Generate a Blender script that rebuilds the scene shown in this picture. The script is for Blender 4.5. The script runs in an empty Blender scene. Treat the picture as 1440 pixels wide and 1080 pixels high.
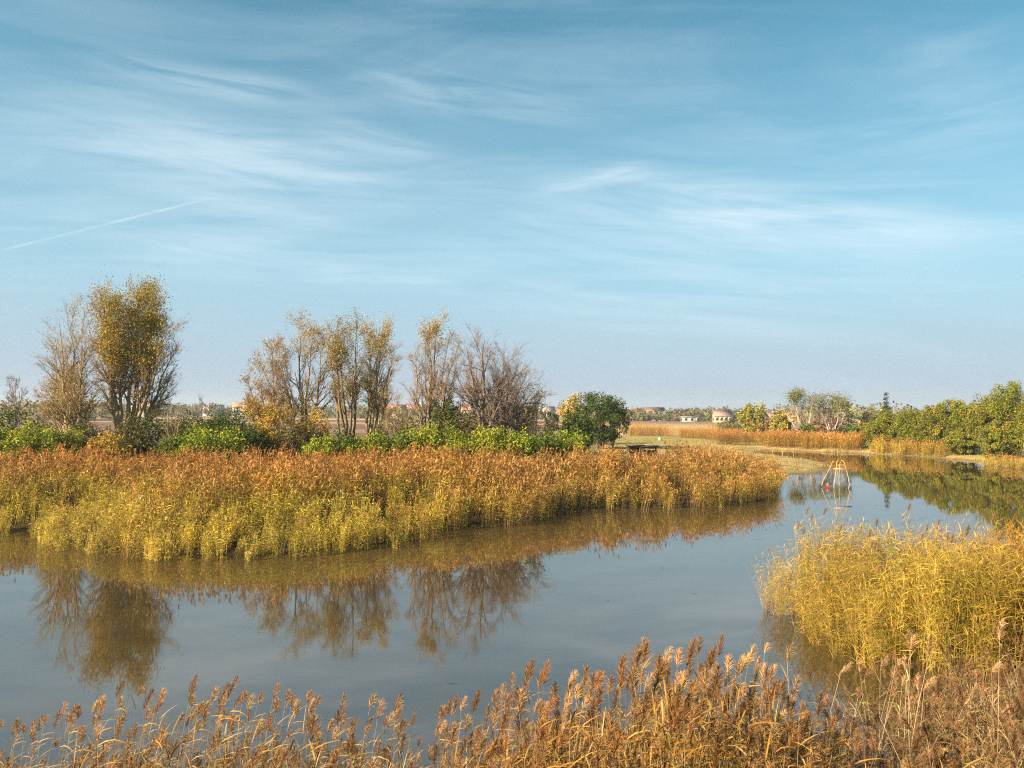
import bpy, math, random
import numpy as np
from mathutils import Matrix, Vector

PI = math.pi
S = bpy.context.scene
C = S.collection

# ---------------------------------------------------------------- camera
F = 1080.0                                   # focal length in photo pixels (1440 wide)
CAMZ = 6.0
PITCH = math.atan(37.5 / F)
ROLL = math.radians(0.36)
cd = bpy.data.cameras.new('camera'); cam = bpy.data.objects.new('camera', cd); C.objects.link(cam)
cd.sensor_width = 36.0; cd.lens = 36.0 * F / 1440.0
cd.clip_start = 0.1; cd.clip_end = 9000
RM = Matrix.Rotation(PI / 2 + PITCH, 3, 'X') @ Matrix.Rotation(ROLL, 3, 'Z')
cam.matrix_world = Matrix.Translation((0, 0, CAMZ)) @ RM.to_4x4()
S.camera = cam

# ---------------------------------------------------------------- light
SUN_EL = math.radians(26)
SUN_AZ = math.radians(-122)                  # measured from +Y (view) towards +X: left and behind
sv = Vector((math.sin(SUN_AZ) * math.cos(SUN_EL), math.cos(SUN_AZ) * math.cos(SUN_EL), math.sin(SUN_EL)))
sl = bpy.data.lights.new('sun', 'SUN'); sl.energy = 5.0; sl.angle = math.radians(0.6); sl.color = (1.0, 0.79, 0.54)
so = bpy.data.objects.new('sun', sl); C.objects.link(so)
so.rotation_euler = sv.to_track_quat('Z', 'Y').to_euler()

S.view_settings.view_transform = 'Standard'; S.view_settings.look = 'None'
S.view_settings.gamma = 1.0; S.view_settings.exposure = 1.4
try:
    S.cycles.use_denoising = False; S.cycles.filter_width = 1.15
    S.cycles.max_bounces = 8; S.cycles.diffuse_bounces = 3; S.cycles.glossy_bounces = 3
    S.cycles.transmission_bounces = 3; S.cycles.volume_bounces = 0; S.cycles.transparent_max_bounces = 8
except Exception:
    pass


class NT:
    """small node-tree helper"""
    def __init__(s, nt): s.nt = nt; s.nt.nodes.clear()
    def n(s, t, **kw):
        nd = s.nt.nodes.new(t)
        for k, v in kw.items():
            if k.startswith('i_'):
                nd.inputs[k[2:].replace('_', ' ')].default_value = v
            else:
                setattr(nd, k, v)
        return nd
    def l(s, a, b): s.nt.links.new(a, b)
    def _set(s, sock, v):
        if hasattr(v, 'is_output'): s.l(v, sock)
        else: sock.default_value = v
    def m(s, op, a, b=0.0, c=0.0, clamp=False):
        nd = s.n('ShaderNodeMath', operation=op); nd.use_clamp = clamp
        s._set(nd.inputs[0], a); s._set(nd.inputs[1], b); s._set(nd.inputs[2], c)
        return nd.outputs[0]
    def v(s, op, a, b=(0, 0, 0)):
        nd = s.n('ShaderNodeVectorMath', operation=op)
        s._set(nd.inputs[0], a); s._set(nd.inputs[1], b)
        return nd.outputs['Value'] if op in ('DOT_PRODUCT', 'LENGTH') else nd.outputs[0]
    def mix(s, f, a, b, blend='MIX'):
        nd = s.n('ShaderNodeMix', data_type='RGBA', blend_type=blend)
        s._set(nd.inputs[0], f); s._set(nd.inputs[6], a if hasattr(a, 'is_output') else (*a, 1)); s._set(nd.inputs[7], b if hasattr(b, 'is_output') else (*b, 1))
        return nd.outputs[2]
    def ss(s, x, a, b, to0=0.0, to1=1.0):
        nd = s.n('ShaderNodeMapRange', interpolation_type='SMOOTHSTEP')
        s._set(nd.inputs[0], x); nd.inputs[1].default_value = a; nd.inputs[2].default_value = b
        nd.inputs[3].default_value = to0; nd.inputs[4].default_value = to1
        return nd.outputs[0]
    def noise(s, vec, scale, detail=4, rough=0.55, dist=0.0):
        nd = s.n('ShaderNodeTexNoise'); s.l(vec, nd.inputs['Vector'])
        nd.inputs['Scale'].default_value = scale; nd.inputs['Detail'].default_value = detail
        nd.inputs['Roughness'].default_value = rough; nd.inputs['Distortion'].default_value = dist
        return nd.outputs[0]


def direction(u, v):
    d = RM @ Vector(((u - 720) / F, (540 - v) / F, -1.0))
    return d.normalized()

# ---------------------------------------------------------------- sky
w = bpy.data.worlds.new('World'); S.world = w; w.use_nodes = True
t = NT(w.node_tree)
sky = t.n('ShaderNodeTexSky', sky_type='NISHITA')
sky.sun_disc = False; sky.sun_elevation = SUN_EL; sky.sun_rotation = SUN_AZ
sky.altitude = 100; sky.air_density = 1.0; sky.dust_density = 1.6; sky.ozone_density = 1.2
tc = t.n('ShaderNodeTexCoord'); D0 = tc.outputs['Generated']
sx = t.n('ShaderNodeSeparateXYZ'); t.l(D0, sx.inputs[0])
X, Y, Z = sx.outputs
skyc = t.mix(1.0, sky.outputs[0], (0.36, 1.0, .985), 'MULTIPLY')
skyc = t.mix(t.ss(Z, -0.02, 0.56, .88, 0.02), skyc, (3.35, 4.9, 5.95))      # pale veil of high thin cloud, thicker towards the horizon
skyc = t.mix(t.ss(Z, 0.0, 0.20, .85, 0.0), skyc, (3.3, 3.9, 4.7))
zc = t.m('MAXIMUM', Z, 0.03)
# cirrus layer: the view direction meets a sheet high above
ca = t.n('ShaderNodeCombineXYZ')
az = t.m('ARCTAN2', X, Y); el = t.m('ARCSINE', Z)
t.l(az, ca.inputs[0]); t.l(t.m('MULTIPLY', el, 1.0), ca.inputs[1])
AE = ca.outputs[0]
def band(u0, v0, u1, v1, wid, soft_u, freq, seed, stretch=9.0):
    """a streak of cirrus between two sky directions, broken up by stretched noise"""
    d0, d1 = direction(u0, v0), direction(u1, v1)
    a0, e0 = math.atan2(d0.x, d0.y), math.asin(d0.z)
    a1, e1 = math.atan2(d1.x, d1.y), math.asin(d1.z)
    L = math.hypot(a1 - a0, e1 - e0); c, s_ = (a1 - a0) / L, (e1 - e0) / L
    mp = t.v('SUBTRACT', AE, (a0, e0, 0))
    along = t.v('DOT_PRODUCT', mp, (c, s_, 0)); across = t.v('DOT_PRODUCT', mp, (-s_, c, 0))
    cx = t.n('ShaderNodeCombineXYZ'); t.l(along, cx.inputs[0])
    t.l(t.m('MULTIPLY', across, stretch), cx.inputs[1]); cx.inputs[2].default_value = seed
    nz = t.noise(cx.outputs[0], freq, 6, 0.6, 0.6)
    wob = t.m('MULTIPLY', t.m('SUBTRACT', t.noise(cx.outputs[0], freq * 0.6, 2, 0.5), 0.5), wid * 1.6)
    ac = t.m('ABSOLUTE', t.m('ADD', across, wob))
    m1 = t.ss(ac, 0.0, wid * 1.35, 1, 0)
    m2 = t.m('MULTIPLY', t.ss(along, -soft_u * 0.3, soft_u), t.ss(along, L - soft_u, L + soft_u * 0.3, 1, 0))
    return t.m('MULTIPLY', t.m('MULTIPLY', m1, m2), t.ss(nz, 0.30, 0.66))
acc = None
for b, amt in (((-80, 160, 640, 262, .075, .30, 3.0, 1.0), .50), ((700, 262, 1520, 308, .050, .35, 3.0, 2.0), .60),
               ((90, 70, 470, 134, .022, .12, 5.0, 3.0), .40), ((430, 180, 640, 225, .022, .08, 6.0, 4.0), .34),
               ((470, 98, 880, 165, .03, .14, 5.0, 5.0), .30), ((880, 270, 1440, 330, .035, .14, 6.0, 6.0), .36),
               ((1180, 195, 1500, 120, .06, .12, 4.0, 7.0), .28), ((120, 330, 420, 370, .02, .10, 6.0, 8.0), .28),
               ((740, 265, 930, 232, .014, .05, 6.0, 9.0), .42), ((400, 378, 660, 392, .014, .06, 6.0, 10.0), .30),
               ((560, 330, 1500, 420, .13, .4, 2.4, 11.0), .42), ((-100, 260, 700, 300, .10, .3, 2.4, 12.0), .34),
               ((150, -40, 1300, 40, .10, .4, 2.2, 13.0), .10)):
    x = t.m('MULTIPLY', band(*b), amt * .82)
    acc = x if acc is None else t.m('ADD', acc, x)
# overall faint veil
cp = t.n('ShaderNodeCombineXYZ'); t.l(t.m('DIVIDE', X, zc), cp.inputs[0]); t.l(t.m('MULTIPLY', t.m('DIVIDE', Y, zc), 2.6), cp.inputs[1])
veil = t.m('MULTIPLY', t.ss(t.noise(cp.outputs[0], 0.8, 7, 0.62, 0.8), 0.40, 0.74), t.ss(Z, .06, .30, .04, .17))
acc = t.m('ADD', acc, veil)
# contrail: a thin line on the sky
d0, d1 = direction(-6, 354), direction(302, 277)
nrm = d0.cross(d1).normalized(); mid = (d0 + d1).normalized(); half = d0.angle(d1) / 2
dist = t.m('ABSOLUTE', t.v('DOT_PRODUCT', D0, tuple(nrm)))
aln = t.v('DOT_PRODUCT', D0, tuple(mid))
nzc = t.noise(D0, 30, 3)
cl = t.m('MULTIPLY', t.ss(dist, 0.0002, 0.0020, 1, 0), t.ss(aln, math.cos(half * 1.02), math.cos(half * .8)))
acc = t.m('ADD', acc, t.m('MULTIPLY', t.m('MULTIPLY', cl, t.ss(nzc, .25, .65)), 0.34))
acc = t.m('MINIMUM', acc, 0.85)
cloud = t.mix(acc, skyc, (5.6, 6.7, 7.3))
bg = t.n('ShaderNodeBackground'); t.l(cloud, bg.inputs[0]); bg.inputs[1].default_value = 0.056
wo = t.n('ShaderNodeOutputWorld'); t.l(bg.outputs[0], wo.inputs[0])


# ---------------------------------------------------------------- helpers
def at(u, v, z=0.0):
    """photo pixel -> the point of the level z it shows"""
    d = direction(u, v); k = (z - CAMZ) / d.z
    return Vector((d.x * k, d.y * k, z))

def atD(u, v, D):
    d = direction(u, v); k = D / d.y
    return Vector((d.x * k, D, CAMZ + d.z * k))

def tag(o, label=None, cat=None, group=None, kind=None):
    if label: o['label'] = label
    if cat: o['category'] = cat
    if group: o['group'] = group
    if kind: o['kind'] = kind
    return o

def empty(name, loc, rz=0.0):
    o = bpy.data.objects.new(name, None); C.objects.link(o); o.location = loc; o.rotation_euler = (0, 0, rz)
    o.empty_display_size = 0.3
    return o

class MB:
    """collects vertices, quads and triangles with a colour per vertex"""
    def __init__(s): s.V = []; s.Q = []; s.T = []; s.c = []; s.n = 0
    def add(s, V, Q=None, T=None, col=(1, 1, 1)):
        V = np.asarray(V, float).reshape(-1, 3)
        if Q is not None and len(Q): s.Q.append(np.asarray(Q, np.int64).reshape(-1, 4) + s.n)
        if T is not None and len(T): s.T.append(np.asarray(T, np.int64).reshape(-1, 3) + s.n)
        c = np.asarray(col, float)
        if c.ndim == 1: c = np.tile(c, (len(V), 1))
        s.V.append(V); s.c.append(c); s.n += len(V)
        return s
    def merge(s, o, M=None, off=(0, 0, 0)):
        if not o.n: return s
        V = np.concatenate(o.V)
        if M is not None: V = V @ np.asarray(M).T
        V = V + np.asarray(off)
        s.add(V, np.concatenate(o.Q) if o.Q else None, np.concatenate(o.T) if o.T else None, np.concatenate(o.c))
        return s
    def mesh(s, name, mats, smooth=False):
        me = bpy.data.meshes.new(name)
        V = np.concatenate(s.V) if s.V else np.zeros((0, 3))
        Q = np.concatenate(s.Q) if s.Q else np.zeros((0, 4), np.int64)
        T = np.concatenate(s.T) if s.T else np.zeros((0, 3), np.int64)
        me.vertices.add(len(V)); me.vertices.foreach_set('co', V.astype(np.float32).ravel())
        li = np.concatenate([Q.ravel(), T.ravel()]).astype(np.int32)
        me.loops.add(len(li)); me.loops.foreach_set('vertex_index', li)
        tot = np.concatenate([np.full(len(Q), 4), np.full(len(T), 3)]).astype(np.int32)
        st = np.concatenate([[0], np.cumsum(tot)[:-1]]).astype(np.int32) if len(tot) else np.zeros(0, np.int32)
        me.polygons.add(len(tot)); me.polygons.foreach_set('loop_start', st); me.polygons.foreach_set('loop_total', tot)
        a = me.attributes.new('col', 'FLOAT_COLOR', 'POINT')
        cc = np.ones((len(V), 4), np.float32)
        if len(V): cc[:, :3] = np.concatenate(s.c)
        a.data.foreach_set('color', cc.ravel())
        if smooth: me.polygons.foreach_set('use_smooth', np.ones(len(tot), bool))
        me.update(calc_edges=True); me.validate()
        for m_ in (mats if isinstance(mats, (list, tuple)) else [mats]): me.materials.append(m_)
        return me
    def build(s, name, mat, parent=None, smooth=False, loc=None):
        o = bpy.data.objects.new(name, s.mesh(name, mat, smooth)); C.objects.link(o)
        if parent is not None: o.parent = parent
        if loc is not None: o.location = loc
        return o

def norm(a): return a / np.maximum(np.linalg.norm(a, axis=-1, keepdims=True), 1e-9)

def tubes(P, R, sides, mb, col):
    """batch of tapered tubes: P (n,k,3), R (n,k)"""
    P = np.asarray(P, float); R = np.asarray(R, float); n, k, _ = P.shape
    T = np.gradient(P, axis=1); T = norm(T)
    up = np.where(np.abs(T[:, :1, 2:3]) > .9, np.array([1., 0, 0]), np.array([0, 0, 1.]))
    A = norm(np.cross(T, np.broadcast_to(up, T.shape))); B = np.cross(T, A)
    ang = np.arange(sides) * 2 * PI / sides
    ring = P[:, :, None] + R[:, :, None, None] * (A[:, :, None] * np.cos(ang)[:, None] + B[:, :, None] * np.sin(ang)[:, None])
    idx = np.arange(n * k * sides).reshape(n, k, sides)
    a = idx[:, :-1]; b = idx[:, 1:]
    Q = np.stack([a, np.roll(a, -1, 2), np.roll(b, -1, 2), b], -1).reshape(-1, 4)
    c = np.asarray(col, float)
    if c.ndim == 2: c = np.repeat(c, k * sides, 0)
    mb.add(ring.reshape(-1, 3), Q, None, c)

def boxm(mb, c, s, rz=0.0, col=(1, 1, 1)):
    x, y, z = s[0] / 2, s[1] / 2, s[2] / 2
    V = np.array([(sx_ * x, sy_ * y, sz_ * z) for sz_ in (-1, 1) for sy_ in (-1, 1) for sx_ in (-1, 1)])
    R = np.array([[math.cos(rz), -math.sin(rz), 0], [math.sin(rz), math.cos(rz), 0], [0, 0, 1]])
    V = V @ R.T + np.asarray(c)
    mb.add(V, [(0, 2, 3, 1), (4, 5, 7, 6), (0, 1, 5, 4), (2, 6, 7, 3), (0, 4, 6, 2), (1, 3, 7, 5)], None, col)

def leaves(mb, P, size, rng, cols, aspect=0.55, droop=0.0):
    """a small rhombic leaf at every point"""
    n = len(P)
    if n == 0: return
    a = norm(rng.normal(size=(n, 3)) + np.array([0, 0, -droop])); b = norm(np.cross(a, rng.normal(size=(n, 3))))
    s_ = (size * rng.uniform(.6, 1.3, (n, 1)))
    a = a * s_; b = b * s_ * aspect
    V = np.stack([P - a * .5, P + b * .5, P + a * .5, P - b * .5], 1).reshape(-1, 3)
    mb.add(V, np.arange(4 * n).reshape(-1, 4), None, np.repeat(cols, 4, 0))

def vnoise(P, seed, scale):
    """cheap smooth value noise from sines"""
    r = np.random.default_rng(seed); out = 0
    for i in range(5):
        k = r.normal(size=P.shape[1]) * scale * (1.0 + .55 * i); out = out + np.sin(P @ k + r.uniform(0, 6.28)) / (1 + .4 * i)
    return out / 3.0

def pick(rng, pal, n, jit=0.12):
    """n colours out of a palette [(weight, rgb)] with a little variation"""
    wts = np.array([p[0] for p in pal], float); cols = np.array([p[1] for p in pal], float)
    c = cols[rng.choice(len(pal), n, p=wts / wts.sum())]
    return np.clip(c * rng.uniform(1 - jit * 2, 1 + jit * 2, (n, 1)) * rng.uniform(1 - jit * .3, 1 + jit * .3, (n, 3)), 0, .85)

# ---------------------------------------------------------------- materials
def foliage(name, trans=0.35, inst=False, objtint=False, rough=0.6):
    m = bpy.data.materials.new(name); m.use_nodes = True; t = NT(m.node_tree)
    a = t.n('ShaderNodeAttribute', attribute_name='col'); c = a.outputs['Color']
    if inst:
        b = t.n('ShaderNodeAttribute', attribute_name='tint', attribute_type='INSTANCER'); c = t.mix(1.0, c, b.outputs['Color'], 'MULTIPLY')
    if objtint:
        b = t.n('ShaderNodeObjectInfo'); c = t.mix(1.0, c, b.outputs['Color'], 'MULTIPLY')
    g = t.n('ShaderNodeNewGeometry')
    nz = t.noise(g.outputs['Position'], 2.5, 3)
    c = t.mix(1.0, c, t.mix(t.ss(nz, .3, .7), (.82, .82, .82), (1.15, 1.12, 1.1)), 'MULTIPLY')
    p = t.n('ShaderNodeBsdfPrincipled'); t.l(c, p.inputs['Base Color']); p.inputs['Roughness'].default_value = rough
    p.inputs['Specular IOR Level'].default_value = .12
    tr = t.n('ShaderNodeBsdfTranslucent'); t.l(c, tr.inputs[0])
    mx = t.n('ShaderNodeMixShader'); mx.inputs[0].default_value = trans
    t.l(p.outputs[0], mx.inputs[1]); t.l(tr.outputs[0], mx.inputs[2])
    o = t.n('ShaderNodeOutputMaterial'); t.l(mx.outputs[0], o.inputs[0])
    return m

def plain(name, col, rough=.6, metal=0.0, var=.25, scale=6.0, bump=0.0, spec=.5, attr=False):
    m = bpy.data.materials.new(name); m.use_nodes = True; t = NT(m.node_tree)
    tcn = t.n('ShaderNodeTexCoord'); nz = t.noise(tcn.outputs['Object'], scale, 6, .6)
    base = col
    if attr:
        a = t.n('ShaderNodeAttribute', attribute_name='col'); base = a.outputs['Color']
    c = t.mix(1.0, base, t.mix(t.ss(nz, .3, .7), (1 - var,) * 3, (1 + var * .5,) * 3), 'MULTIPLY')
    p = t.n('ShaderNodeBsdfPrincipled'); t.l(c, p.inputs['Base Color'])
    p.inputs['Roughness'].default_value = rough; p.inputs['Metallic'].default_value = metal; p.inputs['Specular IOR Level'].default_value = spec
    if bump:
        b = t.n('ShaderNodeBump'); b.inputs['Strength'].default_value = bump; b.inputs['Distance'].default_value = .03
        t.l(nz, b.inputs['Height']); t.l(b.outputs[0], p.inputs['Normal'])
    o = t.n('ShaderNodeOutputMaterial'); t.l(p.outputs[0], o.inputs[0])
    return m

M_leaf = foliage('leaf', .22)
M_reed_i = foliage('reed_mass', .2, inst=True)
M_reed = foliage('reed', .2, objtint=True)
M_bark = plain('bark', (0, 0, 0), .85, var=.35, scale=3.0, bump=.6, spec=.2, attr=True)
M_wall = plain('plaster', (0, 0, 0), .8, var=.15, scale=.8, attr=True)
M_roof = plain('roof_tiles', (0, 0, 0), .8, var=.3, scale=2.0, attr=True)
M_glass = plain('window_glass', (.03, .04, .05), .15, var=.1)
M_yellow = plain('yellow_paint', (.50, .34, .10), .5, var=.3, scale=5.0)
M_bare = plain('worn_white_paint', (.46, .38, .30), .55, var=.3, scale=7.0)
M_redp = plain('faded_red_paint', (.34, .07, .05), .5, var=.35, scale=6.0)
M_dark = plain('dark_wood', (.035, .028, .03), .6, var=.3, scale=5.0)
M_wine = plain('dark_red_wood', (.11, .025, .03), .6, var=.3, scale=5.0)
M_stone = plain('pale_stone', (.42, .40, .34), .8, var=.25, scale=6.0, bump=.4)

# ---------------------------------------------------------------- terrain and water
POND = [at(u, v) for u, v in ((0, 750), (50, 748), (84, 743), (90, 764), (150, 774), (250, 782), (340, 783), (420, 778), (490, 769), (565, 764),
        (590, 748), (625, 740), (700, 737), (790, 717), (860, 715), (950, 718), (1020, 711), (1078, 705), (1092, 692), (1086, 676),
        (1098, 669), (1150, 665), (1172, 658), (1168, 651), (1130, 645), (1080, 641), (1064, 637), (1085, 633), (1150, 636),
        (1205, 638), (1262, 641), (1320, 645), (1380, 649), (1440, 657))]
POND = [(p.x, p.y) for p in POND]
POND = [(-90, 41), (-60, 40)] + POND + [(75, 78), (66, 52), (30, 29), (15.5, 22.5), (12, 18.5), (8.6, 15.4), (6.2, 12.4), (3, 10.6), (0, 10.2), (-6, 10.4), (-14, 11), (-40, 13), (-90, 18)]
PA = np.array(POND)

def sdist(P):
    """signed distance to the pond's shore, negative in the water; P (n,2)"""
    P = np.asarray(P, float); A = PA; B = np.roll(PA, -1, 0)
    best = np.full(len(P), 1e9); ins = np.zeros(len(P), bool)
    for a, b in zip(A, B):
        ab = b - a; tt = np.clip(((P - a) @ ab) / max(ab @ ab, 1e-9), 0, 1)
        d = np.linalg.norm(P - a - tt[:, None] * ab, axis=1); best = np.minimum(best, d)
        cond = (a[1] > P[:, 1]) != (b[1] > P[:, 1])
        xi = a[0] + (P[:, 1] - a[1]) / (b[1] - a[1] if b[1] != a[1] else 1e-9) * (b[0] - a[0])
        ins ^= cond & (P[:, 0] < xi)
    return np.where(ins, -best, best)

def sstep(x, a, b):
    q = np.clip((x - a) / (b - a), 0, 1); return q * q * (3 - 2 * q)

def ground_z(P):
    P = np.asarray(P, float).reshape(-1, 2)
    d = sdist(P); Yc = P[:, 1]
    land = .5 * sstep(d, 0, 5.0) + .06 * vnoise(P, 5, .25) * sstep(d, 1.0, 5)
    sea = -0.9 * sstep(-d, 0, 4.0)
    z = np.where(d > 0, land, sea)
    near = np.clip((d * .42), 0, 4.3) * sstep(Yc, 17, 9) + 0
    z = np.where((d > 0) & (Yc < 17), np.maximum(z, near), z)
    return z

def gz(x, y): return float(ground_z([[x, y]])[0])

def axis(lo, hi, step, far, g=1.13):
    a = list(np.arange(lo, hi + 1e-6, step)); s_ = step; x = a[-1]
    while x < far: s_ *= g; x += s_; a.append(x)
    s_ = step; x = a[0]; pre = []
    while x > -far: s_ *= g; x -= s_; pre.append(x)
    return np.array(pre[::-1] + a)

gx = axis(-62, 72, .8, 2400); gy = axis(0, 135, .8, 2400)
gy = gy[gy > -60]
GX, GY = np.meshgrid(gx, gy); GP = np.stack([GX.ravel(), GY.ravel()], 1)
gzv = ground_z(GP)
V = np.column_stack([GP, gzv])
ny, nx = GX.shape
ii = np.arange(ny * nx).reshape(ny, nx)
Q = np.stack([ii[:-1, :-1], ii[:-1, 1:], ii[1:, 1:], ii[1:, :-1]], -1).reshape(-1, 4)
# ground cover colours by place
Xg, Yg = GP[:, 0], GP[:, 1]; ug = Xg / np.maximum(Yg, 1)
n1 = vnoise(GP, 11, .05); n2 = vnoise(GP * np.array([.25, 1]), 12, .06)
dsh = sdist(GP)
backline_g = np.where(dsh > 0, Yg - np.interp(Xg, [-200, -15, 0, 14, 26], [53, 54, 55, 64, 72]), 0)
soil = np.array([.15, .105, .075]); lawn = np.array([.36, .30, .10]); green = np.array([.10, .20, .045])
field = np.array([.27, .17, .12]); plough = np.array([.17, .105, .085]); straw = np.array([.50, .35, .16]); mud = np.array([.055, .04, .022])
col = np.tile(soil, (len(GP), 1))
def blend(c, tgt, m): return c * (1 - m[:, None]) + tgt * m[:, None]
lawnm = sstep(ug, .10, .13) * sstep(Yg, 66, 72) * sstep(Yg, 175, 165)
col = blend(col, lawn * 1.0, lawnm); col = blend(col, straw * .9, lawnm * (.45 + .5 * sstep(n2, -.1, .4))); col = blend(col, green * 1.1, lawnm * sstep(n1, .25, .7) * .4 * sstep(ug, .28, .16))
behind = sstep(Yg, 66, 74) * sstep(ug, .12, .09)
col = blend(col, green, behind * sstep(Yg, 140, 128))
far = sstep(Yg, 128, 138) * sstep(ug, .14, .12)
col = blend(col, field, far)
for y0, y1, cc in ((150, 185, plough), (185, 215, field * 1.15), (215, 300, plough * 1.1), (300, 330, straw), (330, 430, plough * 1.2), (430, 470, straw * 1.25), (470, 700, field)):
    m_ = sstep(Yg + 8 * n2, y0 - 2, y0 + 2) * sstep(Yg + 8 * n2, y1 + 2, y1 - 2) * sstep(ug, .16, .12)
    col = blend(col, cc, m_)
rightf = sstep(Yg, 165, 180) * sstep(ug, .12, .14)
col = blend(col, straw, rightf); col = blend(col, field, rightf * sstep(Yg, 330, 350))
col = blend(col, mud, sstep(backline_g, 4, 0) * (Yg < 76) * (ug < .42)); col = blend(col, np.array([.13, .085, .05]), sstep(dsh, 2.2, .1) * (Yg > 60) * .8)
mbt = MB(); mbt.add(V, Q, None, np.clip(col, 0, 1))
M_ground = bpy.data.materials.new('ground_cover'); M_ground.use_nodes = True; t = NT(M_ground.node_tree)
a = t.n('ShaderNodeAttribute', attribute_name='col'); g = t.n('ShaderNodeNewGeometry')
mp = t.n('ShaderNodeMapping'); mp.inputs['Scale'].default_value = (.35, 1.0, 1.0); t.l(g.outputs['Position'], mp.inputs[0])
n1_ = t.noise(mp.outputs[0], .5, 8, .65); n2_ = t.noise(g.outputs['Position'], 5.0, 6, .7)
c = t.mix(1.0, a.outputs['Color'], t.mix(t.ss(n1_, .3, .7), (.68, .70, .7), (1.28, 1.2, 1.1)), 'MULTIPLY')
c = t.mix(1.0, c, t.mix(t.ss(n2_, .3, .7), (.65, .65, .65), (1.3, 1.3, 1.25)), 'MULTIPLY')
p = t.n('ShaderNodeBsdfPrincipled'); t.l(c, p.inputs['Base Color']); p.inputs['Roughness'].default_value = .9; p.inputs['Specular IOR Level'].default_value = .15
b = t.n('ShaderNodeBump'); b.inputs['Strength'].default_value = .7; b.inputs['Distance'].default_value = .12; t.l(n2_, b.inputs['Height']); t.l(b.outputs[0], p.inputs['Normal'])
o = t.n('ShaderNodeOutputMaterial'); t.l(p.outputs[0], o.inputs[0])
tag(mbt.build('ground', M_ground, smooth=True), kind='structure')

M_water = bpy.data.materials.new('pond_water'); M_water.use_nodes = True; t = NT(M_water.node_tree)
g = t.n('ShaderNodeNewGeometry')
mp = t.n('ShaderNodeMapping'); mp.inputs['Scale'].default_value = (.6, 1.6, 1.0); t.l(g.outputs['Position'], mp.inputs[0])
r1 = t.noise(mp.outputs[0], 1.1, 5, .6); r2 = t.noise(mp.outputs[0], .12, 3, .5); r3 = t.noise(mp.outputs[0], 9.0, 2, .5)
hgt = t.m('ADD', t.m('MULTIPLY', r1, t.ss(r2, .42, .66, .25, 1.5)), t.m('MULTIPLY', r3, .06))
b = t.n('ShaderNodeBump'); b.inputs['Strength'].default_value = .07; b.inputs['Distance'].default_value = .02; t.l(hgt, b.inputs['Height'])
wc = t.mix(t.ss(t.noise(mp.outputs[0], .5, 6, .7), .4, .66), (.064, .043, .018), (.048, .034, .017))
wd = t.n('ShaderNodeMapping'); wd.inputs['Scale'].default_value = (.35, 1.3, 1.0); wd.inputs['Rotation'].default_value = (0, 0, .25); t.l(g.outputs['Position'], wd.inputs[0])
wc = t.mix(t.m('MULTIPLY', t.ss(t.noise(wd.outputs[0], 1.1, 8, .72, .6), .60, .74), .8), wc, (.012, .014, .010))     # weed under the surface
p = t.n('ShaderNodeBsdfPrincipled'); t.l(wc, p.inputs['Base Color'])
p.inputs['Roughness'].default_value = .015; p.inputs['IOR'].default_value = 2.75; t.l(b.outputs[0], p.inputs['Normal'])
o = t.n('ShaderNodeOutputMaterial'); t.l(p.outputs[0], o.inputs[0])
wm = MB(); wm.add([(-95, 8, 0), (85, 8, 0), (85, 126, 0), (-95, 126, 0)], [(0, 1, 2, 3)])
tag(wm.build('water', M_water), kind='structure')

# ---------------------------------------------------------------- reeds
def blade(mb, p0, d0, length, width, droop, rng, col, seg=4, side=None):
    """one curved tapering leaf blade"""
    p = np.array(p0, float); d = np.array(d0, float); d /= np.linalg.norm(d)
    s_ = np.cross(d, (0, 0, 1)); s_ /= max(np.linalg.norm(s_), 1e-6)
    tw = rng.uniform(-.8, .8); up_ = np.cross(s_, d); s_ = s_ * math.cos(tw) + up_ * math.sin(tw)
    pts = []; ws = (0.55, 1.0, .8, .5, .04) if seg == 4 else ((.7, 1.0, .04) if seg == 2 else (.6, 1.0, .7, .04))
    for i in range(seg + 1):
        wd = width * ws[i] * .5
        pts += [p - s_ * wd, p + s_ * wd]
        p = p + d * length / seg; d = d + np.array([0, 0, -droop]) / seg; d /= np.linalg.norm(d)
    Q = [(2 * i, 2 * i + 1, 2 * i + 3, 2 * i + 2) for i in range(seg)]
    mb.add(pts, Q, None, col)

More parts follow.
